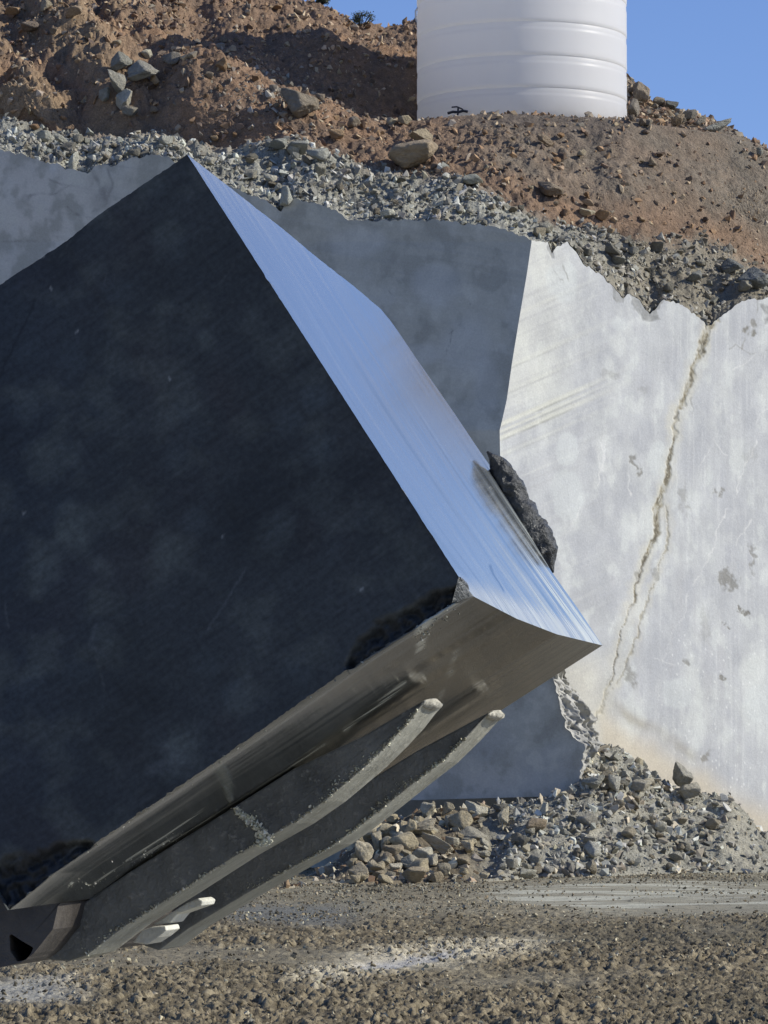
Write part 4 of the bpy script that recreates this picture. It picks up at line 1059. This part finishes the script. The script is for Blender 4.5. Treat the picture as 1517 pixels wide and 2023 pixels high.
fc = lerp3(fc, (0.085, 0.092, 0.088), sstep(0.05, 0.5, cl2 + 0.5 * cl1) * 0.45)
fc = lerp3(fc, (0.026, 0.028, 0.031), sstep(0.0, -0.45, cl1) * 0.6)
for (x0, y0, rr_, k_) in ((145, 1040, 38, .5), (92, 915, 45, .45), (405, 675, 26, .45), (330, 1085, 40, .35), (180, 535, 30, .3), (80, 1125, 45, .4), (545, 1060, 50, .25), (500, 640, 30, .25), (330, 600, 18, .2), (60, 790, 40, .25), (205, 1260, 30, .4), (360, 1490, 50, .35), (640, 1000, 60, .2)):
    q_ = np.hypot(fpx - x0, (fpy - y0) * 0.9) / rr_ + 0.7 * nzf
    fc = lerp3(fc, (0.11, 0.122, 0.118), sstep(1.2, 0.3, q_) * k_)
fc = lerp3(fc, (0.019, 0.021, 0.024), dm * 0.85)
for pts, wd, k in (([(487, 1120), (440, 1200), (410, 1245)], 2.0, 0.35), ([(190, 1235), (180, 1275), (205, 1290)], 5, 0.3), ([(110, 1700), (165, 1655)], 1.5, .5), ([(330, 1480), (360, 1500), (300, 1520)], 14, 0.25)):
    e, t = seg_dist(fpx + 6 * nzf, fpy, pts)
    fc = lerp3(fc, (0.13, 0.14, 0.15), sstep(wd * 1.5, wd * .3, e) * k)
for (x0, y0) in ((152, 655), (335, 748), (47, 1013), (715, 1165), (85, 505), (440, 1060), (100, 570)):
    e = np.hypot(fpx - x0, fpy - y0); fc = lerp3(fc, (0.3, 0.3, 0.3), sstep(4.5, 2.0, e) * 0.6)
ce, _ = seg_dist(fpx + 5 * nzf, fpy, [(70, 590), (50, 640), (20, 700), (-10, 760)]); fc = lerp3(fc, (0.015, 0.017, 0.02), sstep(4, 1, ce) * 0.6)
uvf = np.stack([((fr - B0) @ E1), ((fr - B0) @ E2)], -1)
# end face (wet, mirrors the sky)
back = [(770, 632), (790, 660), (822, 708), (860, 762), (900, 820), (940, 880), (985, 945), (1030, 1030), (1090, 1130), (1140, 1200), (1190, 1275)]
bpts = list(end_plane(P(np.array([b_[0] for b_ in back]), np.array([b_[1] for b_ in back]), 13.4)))
eAD = resample(end_plane(P(np.array([370, 450, 560, 622, 636, 700, 752, 770]), np.array([305, 367, 453, 505, 516, 566, 610, 632]), 12.0)), NB)
eAD = eAD - E2 * np.abs(jag(eAD, 0.006, 141))
eBack = resample(bpts, NB)
eBC = resample(end_plane(P(np.array([906, 935, 1020, 1100, 1190]), np.array([1139, 1178, 1222, 1253, 1275]), 12.0)), NB)
B3 = end_plane(B3[None])[0]
en = coons(eAD, eBC, eA0, eBack)
en[:, :24] += (eA - eA0)[:, None] * (np.linspace(1, 0, 24) ** 2)[None, :, None]
en = end_plane(en)
eAD, eBack, eBC = en[0], en[:, -1], en[-1]
epx, epy = proj(en)
uve = np.stack([((en - B0) @ E2) / 1.35, ((en - B0) @ E3) / 3.5], -1)
S_, T_ = uve[..., 0], uve[..., 1]
en = en + E1 * (0.0003 * fbm(S_ * 1.0, T_ * 6, 0, 2, 147))[..., None] * (np.sin(np.linspace(0, np.pi, NB))[:, None] * np.sin(np.linspace(0, np.pi, NB))[None])[..., None]
bow = 0.10 * np.sin(np.pi * np.clip(S_, 0, 1))
stk = fbm(S_ * 1.2, (T_ + bow) * 34, 0, 5, 148, 0.7)
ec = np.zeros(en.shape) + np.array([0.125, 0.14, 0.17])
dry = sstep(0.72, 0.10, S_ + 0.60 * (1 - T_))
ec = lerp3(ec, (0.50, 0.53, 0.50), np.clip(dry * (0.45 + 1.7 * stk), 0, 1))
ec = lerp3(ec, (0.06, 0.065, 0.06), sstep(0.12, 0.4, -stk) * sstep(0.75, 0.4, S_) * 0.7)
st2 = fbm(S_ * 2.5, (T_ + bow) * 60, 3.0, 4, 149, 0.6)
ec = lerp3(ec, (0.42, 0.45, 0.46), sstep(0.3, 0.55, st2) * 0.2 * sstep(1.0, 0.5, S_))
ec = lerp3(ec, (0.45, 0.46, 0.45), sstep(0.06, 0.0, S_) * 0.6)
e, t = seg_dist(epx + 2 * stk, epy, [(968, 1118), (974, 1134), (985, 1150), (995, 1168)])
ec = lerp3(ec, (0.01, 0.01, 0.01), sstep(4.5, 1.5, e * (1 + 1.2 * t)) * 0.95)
# underside
BL_b = L2W(-1.415, 0.0, 3.12)
eLB = resample([FL, BL_b], NB)
eCB = resample([C_, BL_b], NB)
un = coons(eBotS, eCB, resample([B2, B3, *eBC[np.linalg.norm(eBC - B1, axis=1) > np.linalg.norm(B3 - B1) + 0.01]], NB), eLB)
un[0] = eBotF; un[1] += 0.35 * (eBotF - eBotS)
upx, upy = proj(un)
uvu = np.stack([((un - B0) @ E1), ((un - B0) @ E3) / 3.5], -1)
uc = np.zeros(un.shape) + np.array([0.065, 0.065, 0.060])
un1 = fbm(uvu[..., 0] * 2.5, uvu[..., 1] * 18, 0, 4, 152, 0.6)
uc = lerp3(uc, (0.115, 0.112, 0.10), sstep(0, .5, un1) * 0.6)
uc = lerp3(uc, (0.032, 0.034, 0.031), sstep(-0.30, -0.70, uvu[..., 0]) * sstep(0.015, 0.07, uvu[..., 1]) * 0.8)  # darker towards the heel: fork shadow and reflection put into the colour
uc = lerp3(uc, (0.17, 0.16, 0.14), sstep(0.04, 0.0, uvu[..., 1] + 0.02 * un1) * 0.6)  # paler front strip: reflection of the lit ground painted in
for pts, wd, k in (([(900, 1190), (860, 1215), (835, 1245), (830, 1290)], 9, .7), ([(905, 1280), (880, 1350), (868, 1380)], 5, .3),
                   ([(800, 1350), (740, 1395), (680, 1440)], 5, .7), ([(620, 1480), (500, 1560), (380, 1640), (280, 1690)], 5, .6), ([(560, 1520), (640, 1470)], 3, .5),
                   ([(400, 1600), (330, 1650), (250, 1700)], 3, .6), ([(330, 1662), (240, 1712), (180, 1745)], 3, .5), ([(140, 1745), (150, 1750)], 4, .8)):
    e, t = seg_dist(upx + 8 * un1, upy + 5 * un1, pts)
    uc = lerp3(uc, (0.62, 0.62, 0.57), sstep(wd * 1.6, wd * .3, e) * min(1.3 * k, 1) * sstep(-0.1, 0.2, fbm(uvu[..., 0] * 3, uvu[..., 1] * 110, 0, 4, 153, .65)))
# remaining faces
D0 = bpts[0]; TB = D0 - E1 * 1.42
tp = coons(eTop, resample([D0, TB], NB), resample(eAD, NB), resample([GL, TB], NB))
bk_ = coons(resample([D0, TB], NB), eCB, eBack, resample([TB, BL_b], NB))
lf = coons(resample([GL, TB], NB), eLB, resample([GL, FL], NB), resample([TB, BL_b], NB))
faces, verts, cols_, uvs, mi, off = [], [], [], [], [], 0
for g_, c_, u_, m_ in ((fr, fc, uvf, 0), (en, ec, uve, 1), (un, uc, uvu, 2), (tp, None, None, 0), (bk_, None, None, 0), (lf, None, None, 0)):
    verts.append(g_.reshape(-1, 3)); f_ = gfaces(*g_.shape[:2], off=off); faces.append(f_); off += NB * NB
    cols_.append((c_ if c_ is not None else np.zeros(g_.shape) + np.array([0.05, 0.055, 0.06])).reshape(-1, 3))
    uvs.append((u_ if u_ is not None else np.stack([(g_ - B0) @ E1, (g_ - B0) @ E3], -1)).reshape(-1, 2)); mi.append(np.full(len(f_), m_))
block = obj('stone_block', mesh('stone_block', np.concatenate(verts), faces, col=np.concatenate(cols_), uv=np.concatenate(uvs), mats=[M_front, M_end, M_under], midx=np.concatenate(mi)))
tag(block, 'huge dark squared stone block tilted on loader forks, its wet end mirroring the sky', 'stone block')

def lumpy(name, path, radii, mat, parent, seed, seg=40, rough=0.35, flat=None):
    """rough broken stone grown round a path, radius varying, surface cragged"""
    path = np.asarray(path); n = 90
    pth = resample(path, n)
    l = np.linspace(0, 1, len(radii)); rr = np.interp(np.linspace(0, 1, n), l, radii)
    tan = np.gradient(pth, axis=0); tan /= np.linalg.norm(tan, axis=1)[:, None]
    a = np.cross(tan, E3); a /= np.linalg.norm(a, axis=1)[:, None]; b = np.cross(tan, a)
    th = np.linspace(0, 2 * np.pi, seg)
    ca, sa = np.cos(th), np.sin(th)
    base = pth[:, None] + (a[:, None] * ca[None, :, None] + b[:, None] * sa[None, :, None]) * rr[:, None, None]
    q = base * 16
    f1_ = fbm(q[..., 0], q[..., 1], q[..., 2], 4, seed, 0.65); f2_ = np.abs(vn3(base[..., 0] * 30, base[..., 1] * 30, base[..., 2] * 30, seed + 7))
    k = 1 + rough * f1_ * 1.6 + rough * 0.5 * (0.5 - f2_)
    k[:, -1] = k[:, 0]
    V = pth[:, None] + (base - pth[:, None]) * k[..., None]
    return obj(name, mesh(name, V, gfaces(n, seg), mat, smooth=True), parent)
bp = [P(x, y, 13.46) for (x, y) in ((962, 892), (985, 915), (1005, 958), (1022, 1000), (1046, 1045), (1068, 1080), (1084, 1112), (1092, 1132))]
lumpy('broken_edge', bp, [0.004, 0.036, 0.048, 0.04, 0.052, 0.062, 0.048, 0.006], M_broken, block, 161)
# crumbled bottom corner
cor = [P(908, 1142, 10.26), P(912, 1160, 10.27), P(903, 1180, 10.27), P(893, 1192, 10.26)]
lumpy('broken_corner', [cor[0], P(914, 1158, 10.29), P(912, 1172, 10.30), P(900, 1188, 10.27)], [0.004, 0.016, 0.018, 0.005], broken_mat('damp_grey_broken_stone', (0.085, 0.088, 0.085), 0.4), block, 165, 24, 0.3)
def tri_chip():
    V = np.array([B1, B2, B3, (B1 + B2 + B3) / 3 + 0.004 * (E1 - E2)])
    m = mesh('corner_chip', V, np.array([[0, 1, 3], [1, 2, 3], [2, 0, 3]]), broken_mat('chipped_corner_stone', (0.10, 0.105, 0.10), 0.4), smooth=False)
    return obj('corner_chip', m, block)
tri_chip()
# crumbs stuck along the lower edge and on the underside
def crumbs(name, n, pathf, smin, smax, mat, parent, cols=None):
    pts = np.array([pathf(random.random()) for _ in range(n)])
    s = psize(n, smin, smax, 2.0)
    me = stones_mesh(name, pts, s, pick(n, cols or [(0.45, 0.44, 0.38), (0.3, 0.3, 0.27), (0.55, 0.54, 0.48)]))
    o = obj(name, me, parent); o['kind'] = 'stuff'
    return o
def on_under(pts, spread):
    arr = np.array(pts, float)
    def f(t):
        k = t * (len(arr) - 1); i = min(int(k), len(arr) - 2); q = arr[i] + (arr[i + 1] - arr[i]) * (k - i)
        q = q + np.random.default_rng(int(t * 1e9)).normal(size=2) * spread
        d = (upx - q[0]) ** 2 + (upy - q[1]) ** 2
        j = np.unravel_index(np.argmin(d), d.shape)
        return un[j] - E2 * 0.001
    return f
crumbs('stuck_grit', 70, on_under([(890, 1200), (840, 1235), (835, 1265)], (10, 6)), 0.003, 0.012, None, block)
crumbs('edge_grit', 120, on_under([(880, 1192), (700, 1314), (440, 1497), (212, 1651), (60, 1760)], (6, 3)), 0.002, 0.010, None, block, [(0.2, 0.2, 0.18), (0.3, 0.3, 0.27)])
crumbs('smeared_grit', 90, on_under([(380, 1640), (290, 1690), (190, 1740), (140, 1750)], (18, 5)), 0.002, 0.010, None, block)

# ------------------------------------------------------------------ loader forks
forks = bpy.data.objects.new('loader_forks', None); COL.objects.link(forks)
tag(forks, 'pair of grimy steel loader forks tilted upward under the dark stone block', 'loader forks')
def plate(name, prof, w0, w1, mat_side, mat_belly, parent, belly=None, bevel=0.006, mats=None):
    """profile in (s, t) extruded between two offsets across the block, outline smoothed, faces below take the belly material"""
    pr = np.array(prof, float)
    bm = bmesh.new()
    a = [bm.verts.new(L2W(s, t, w0)) for s, t in pr]; b = [bm.verts.new(L2W(s, t, w1)) for s, t in pr]
    fa = bm.faces.new(a); fb = bm.faces.new(b[::-1]); n = len(pr)
    fa.material_index = fb.material_index = 0
    for i in range(n):
        f = bm.faces.new((a[i], a[(i + 1) % n], b[(i + 1) % n], b[i]))
        f.material_index = 1 if (belly and belly(pr[i], pr[(i + 1) % n])) else 0
    bmesh.ops.recalc_face_normals(bm, faces=bm.faces)
    if bevel:
        bmesh.ops.bevel(bm, geom=[e for e in bm.edges if e.calc_face_angle(0) > 0.5], offset=bevel, segments=2, affect='EDGES', profile=0.6)
    me = bpy.data.meshes.new(name); bm.to_mesh(me); bm.free()
    me.materials.append(mat_side); me.materials.append(mat_belly)
    for p_ in me.polygons: p_.use_smooth = False
    return obj(name, me, parent)
def px_prof(pts, w):
    h = plane_hit(np.array([p_[0] for p_ in pts], float), np.array([p_[1] for p_ in pts], float), w) - B0
    return np.stack([h @ E1, h @ E2], -1)
def fork(top_px, low_px, w, width, dz=0.004):
    top = px_prof(top_px, w); low = px_prof(low_px, w)
    top[:, 1] = np.minimum(top[:, 1], -dz)
    prof = np.concatenate([top, low])                       # tip along the top to the heel and back along the belly
    return prof
W1, W2, FW = 0.95, 2.30, 0.38
f1_top = [(840, 1382), (807, 1401), (717, 1454), (577, 1520), (461, 1594), (247, 1714), (124, 1792), (112, 1830), (84, 1862)]
f1_low = [(84, 1884), (100, 1897), (135, 1899), (170, 1888), (247, 1829), (346, 1767), (461, 1693), (577, 1627), (640, 1583), (676, 1553), (722, 1514), (766, 1471), (800, 1434), (825, 1402), (838, 1388)]
f2_top = [(972, 1404), (960, 1410), (824, 1483), (717, 1549), (560, 1640), (430, 1715), (300, 1790), (270, 1840)]
f2_low = [(285, 1868), (313, 1878), (371, 1835), (494, 1761), (580, 1712), (659, 1669), (715, 1628), (766, 1588), (820, 1545), (873, 1504), (920, 1458), (958, 1416)]
belly = lambda p0, p1: (p1[0] - p0[0]) > 0.005 and p0[1] < -0.02
for tp_, lw_, w_ in ((f1_top, f1_low, W1), (f2_top, f2_low, W2)):
    pr = fork(tp_, lw_, w_, FW, 0.008 if w_ < 2 else 0.03)
    plate('fork_tine', pr, w_, w_ + FW, M_fork, M_forkbelly, forks, belly)
    # mud crumbs on the belly's near corner
    low = px_prof(lw_, w_)
    def bel(t, low=low, w_=w_):
        k = 3 + t * (len(low) - 5); i = int(k); q = low[i] + (low[i + 1] - low[i]) * (k - i)
        r = np.random.default_rng(int(t * 1e9))
        return L2W(q[0], q[1] + abs(r.normal()) * (0.005 + 0.012 * max(0, math.sin(9 * t + 2))) - 0.003, w_ - 0.002 + 0.0 * r.random())
    crumbs('mud_crumbs', 700, bel, 0.003, 0.017, None, forks, [(0.5, 0.48, 0.40), (0.38, 0.36, 0.3), (0.62, 0.6, 0.5)])
# pale fork tips, the sunlight on them put into the colour
def tip(px, py, w, width):
    c = px_prof([(px, py)], w)[0]
    V = []
    th = np.linspace(0, 2 * np.pi, 26); ph = np.linspace(0.0, np.pi, 14)
    for p_ in ph:
        for t_ in th:
            k = 1 + 0.22 * vn3(3 * math.cos(t_), 3 * math.sin(t_), 2 * p_, 171)
            V.append(L2W(c[0] + 0.020 * k * math.sin(p_) * math.cos(t_), c[1] + 0.013 * k * math.sin(p_) * math.sin(t_), w + width / 2 - width * 0.5 * math.cos(p_)))
    return obj('sunlit_tip', mesh('sunlit_tip', np.array(V), gfaces(14, 26), M_tip, smooth=True), forks)
tip(833, 1389, W1, FW); tip(964, 1411, W2, FW)
# crust of pale sludge dried on the near fork's side
crust_path = [(466, 1600), (478, 1612), (492, 1616), (500, 1626), (510, 1636), (516, 1650), (528, 1660), (515, 1668)]
def crust(t):
    k = t * (len(crust_path) - 1); i = min(int(k), len(crust_path) - 2); a, b = np.array(crust_path[i], float), np.array(crust_path[i + 1], float)
    r = np.random.default_rng(int(t * 1e9)); q = a + (b - a) * (k - i) + r.normal(size=2) * np.array([4.5, 4.5])
    return plane_hit(q[0], q[1], W1 - 0.002)[0]
crumbs('sludge_crust', 420, crust, 0.004, 0.022, None, forks, [(0.72, 0.70, 0.58), (0.6, 0.58, 0.48), (0.75, 0.73, 0.64)])
# hollow carriage beam at the heels, running across under the block's back end
def beam():
    outer = px_prof([(-60, 1790), (-10, 1760), (30, 1755), (116, 1768), (112, 1802), (104, 1836), (82, 1864), (66, 1884), (40, 1902), (-5, 1912), (-70, 1900)], 0.62)
    inner = px_prof([(18, 1842), (42, 1858), (66, 1872), (62, 1882), (52, 1896), (34, 1900), (20, 1878)], 0.62)
    c = inner.mean(0)
    bm = bmesh.new()
    n = len(outer)
    # inner ring resampled to the same count by angle
    def ring(poly, ang):
        out = []
        for a_ in ang:
            d = np.array([math.cos(a_), math.sin(a_)]); best = 1e9
            for i in range(len(poly)):
                p0, p1 = poly[i] - c, poly[(i + 1) % len(poly)] - c
                M = np.array([[d[0], -(p1 - p0)[0]], [d[1], -(p1 - p0)[1]]])
                if abs(np.linalg.det(M)) < 1e-12: continue
                k, u = np.linalg.solve(M, p0)
                if k > 0 and -1e-6 <= u <= 1 + 1e-6: best = min(best, k)
            out.append(c + d * best)
        return np.array(out)
    ang = np.sort(np.concatenate([np.linspace(-math.pi, math.pi, 40, endpoint=False), np.arctan2((outer - c)[:, 1], (outer - c)[:, 0])]))
    ro, ri = ring(outer, ang), ring(inner, ang); n = len(ang)
    vs = [[bm.verts.new(L2W(q[0], min(q[1], -0.006 if q[0] > -1.46 else 0.10), w)) for q in rg] for rg, w in ((ro, 0.62), (ro, 2.9), (ri, 2.9), (ri, 0.62))]
    for k in range(4):
        A, Bq = vs[k], vs[(k + 1) % 4]
        for i in range(n):
            try: bm.faces.new((A[i], A[(i + 1) % n], Bq[(i + 1) % n], Bq[i]))
            except ValueError: pass
    bmesh.ops.recalc_face_normals(bm, faces=bm.faces)
    me = bpy.data.meshes.new('carriage_beam'); bm.to_mesh(me); bm.free(); me.materials.append(M_carr)
    return obj('carriage_beam', me, forks)
beam()
# two lugs between the forks, sunlight on them put into the pale colour
l1 = px_prof([(300, 1828), (333, 1806), (365, 1786), (392, 1774), (401, 1780), (398, 1789), (350, 1806), (335, 1824)], 1.75)
plate('spacer_lug', l1, 1.75, 1.95, M_palelug, M_palelug, forks, None, 0.004)
l2 = px_prof([(262, 1862), (280, 1838), (300, 1831), (326, 1829), (329, 1838), (312, 1852), (290, 1866)], 1.6)
plate('spacer_lug', l2, 1.6, 1.8, M_palelug, M_palelug, forks, None, 0.004)

# ------------------------------------------------------------------ the white water tank
TX, TY = 1031.0, 49.9
tb = P(TX, 268, TY)
TR = 209.0 / F * TY
tank = bpy.data.objects.new('water_tank', None); COL.objects.link(tank)
tank.location = tb
tag(tank, 'big white ribbed plastic water tank standing on the hillside terrace', 'water tank')
def zc(py):                                    # height over the tank base of a groove seen at py on the near side
    return float(P(TX, py, TY - TR)[2] - tb[2])
g3, g2, g1, g0 = zc(171), zc(107), zc(40.5), zc(-26)
st_g = g0 - g1
gl = [g3, g2, g1, g0] + [g0 + k * st_g for k in (1, 2, 3)]
ztop = gl[-1] + 0.8 * st_g
prof = [(0.90, 0.0), (0.955, 0.015), (0.985, 0.06), (0.997, 0.13)]
for gz_ in gl:
    prof += [(0.9995, gz_ - 0.16), (1.0, gz_ - 0.110), (0.9992, gz_ - 0.092), (0.9958, gz_ - 0.076), (0.9953, gz_ - 0.06), (0.9945, gz_ - 0.012), (0.9925, gz_ - 0.004), (0.996, gz_ + 0.0), (1.0, gz_ + 0.006), (1.001, gz_ + 0.05), (0.9995, gz_ + 0.10)]
prof += [(1.0, ztop - 0.05), (0.99, ztop), (0.93, ztop + 0.09), (0.7, ztop + 0.2), (0.35, ztop + 0.28), (0.2, ztop + 0.29), (0.2, ztop + 0.36), (0.0, ztop + 0.37)]
prof = np.array(prof)
th = np.linspace(0, 2 * np.pi, 129)
V = np.stack([prof[:, 0, None] * TR * np.cos(th)[None], prof[:, 0, None] * TR * np.sin(th)[None], np.broadcast_to(prof[:, 1, None], (len(prof), 129))], -1)
obj('tank_shell', mesh('tank_shell', V, gfaces(len(prof), 129), M_tank), tank)
def tube(name, pts, r, mat, parent, seg=10):
    pts = np.asarray(pts, float); pth = resample(pts, 40)
    tan = np.gradient(pth, axis=0); tan /= np.linalg.norm(tan, axis=1)[:, None]
    up = np.array([0.3, 0.9, 0.2]); a = np.cross(tan, up); a /= np.linalg.norm(a, axis=1)[:, None]; b = np.cross(tan, a)
    t_ = np.linspace(0, 2 * np.pi, seg + 1)
    V = pth[:, None] + r * (a[:, None] * np.cos(t_)[None, :, None] + b[:, None] * np.sin(t_)[None, :, None])
    return obj(name, mesh(name, V, gfaces(40, seg + 1), mat), parent)
def tl(px, py, dY): return P(px, py, TY + dY) - tb
tube('overflow_pipe', [tl(831, 13, -0.12), tl(825, 16, -0.12), tl(821, 22, -0.12), tl(821, 34, -0.12), tl(824, 44, -0.12), tl(826, -60, -0.1)][:5], 0.012, M_pipe, tank)
# black hose and valve lying at the foot of the tank
valve = bpy.data.objects.new('hose_valve', None); COL.objects.link(valve)
vq = P(905, 221, TY - 1.10); valve.location = vq
tag(valve, 'black valve with a short bent hose at the lower left foot of the tank', 'valve')
def vl(px, py): return P(px, py, TY - 1.12) - vq
tube('hose', [vl(884, 224), vl(895, 221), (vl(905, 222)), vl(915, 219), vl(924, 221)], 0.016, M_darkpipe, valve)
tube('handle', [vl(892, 212), vl(902, 211), vl(912, 215), vl(916, 219)], 0.009, M_darkpipe, valve)
tube('stem', [vl(905, 214), vl(904, 228)], 0.012, M_darkpipe, valve)

# ------------------------------------------------------------------ shrub on the ridge and dry grass on the right slope
def shrub(px, py, w, h, label):
    q = surf(px, py + h * 0.4, 'hill'); base = P(px, py + h * 0.55, q[1] + 0.15)
    root = bpy.data.objects.new('shrub', None); COL.objects.link(root); root.location = base
    tag(root, label, 'shrub')
    Wd, Hd = w / F * q[1], h / F * q[1]
    cl = [(random.uniform(-.45, .45) * Wd, random.uniform(-.3, .3) * Wd, random.uniform(.35, .95) * Hd) for _ in range(9)]
    for i, c_ in enumerate(cl[:5]):
        tube('stem', [(0.05 * c_[0], 0, -0.05), (0.5 * c_[0], 0.5 * c_[1], 0.5 * c_[2]), c_], 0.006, M_bark, root, 6)
    n = 900
    ce = np.array(cl)[rng.integers(0, 9, n)] + rng.normal(size=(n, 3)) * np.array([0.10 * Wd, 0.10 * Wd, 0.14 * Hd])
    d1 = rng.normal(size=(n, 3)); d1 /= np.linalg.norm(d1, axis=1)[:, None]; d2 = np.cross(d1, rng.normal(size=(n, 3))); d2 /= np.linalg.norm(d2, axis=1)[:, None]
    V = np.stack([ce, ce + d1 * 0.012 + d2 * 0.006, ce + d1 * 0.026, ce + d1 * 0.012 - d2 * 0.006], 1)
    obj('foliage', mesh('foliage', V, np.arange(n * 4).reshape(n, 4), M_leaf, smooth=False), root)
shrub(714, 40, 46, 26, 'small dark shrub on the ridge between the hill and the tank')
shrub(634, 6, 26, 14, 'tiny dark shrub higher up on the ridge at the top edge')
W = sstep(1380, 1500, HPX) * sstep(1700, 1560, HPX) * sstep(1.15, 1.35, ZN) * sstep(2.6, 1.9, ZN)
p, r, c = scatter(HP, W * sstep(-0.2, 0.4, cn2), 1100)
n = len(p); L = rng.uniform(0.02, 0.05, n); az = rng.uniform(0, 6.28, n); le = rng.uniform(0.1, 0.7, n)
tipv = p + np.stack([np.cos(az) * le * L, np.sin(az) * le * L, L], -1); sd = np.stack([-np.sin(az), np.cos(az), 0 * az], -1) * 0.004
V = np.stack([p - sd, p + sd, tipv], 1)
g = obj('dry_grass', mesh('dry_grass', V, np.arange(n * 3).reshape(n, 3), M_straw, smooth=False))
tag(g, 'thin dry straw coloured grass on the right hand slope', 'dry grass', kind='stuff')
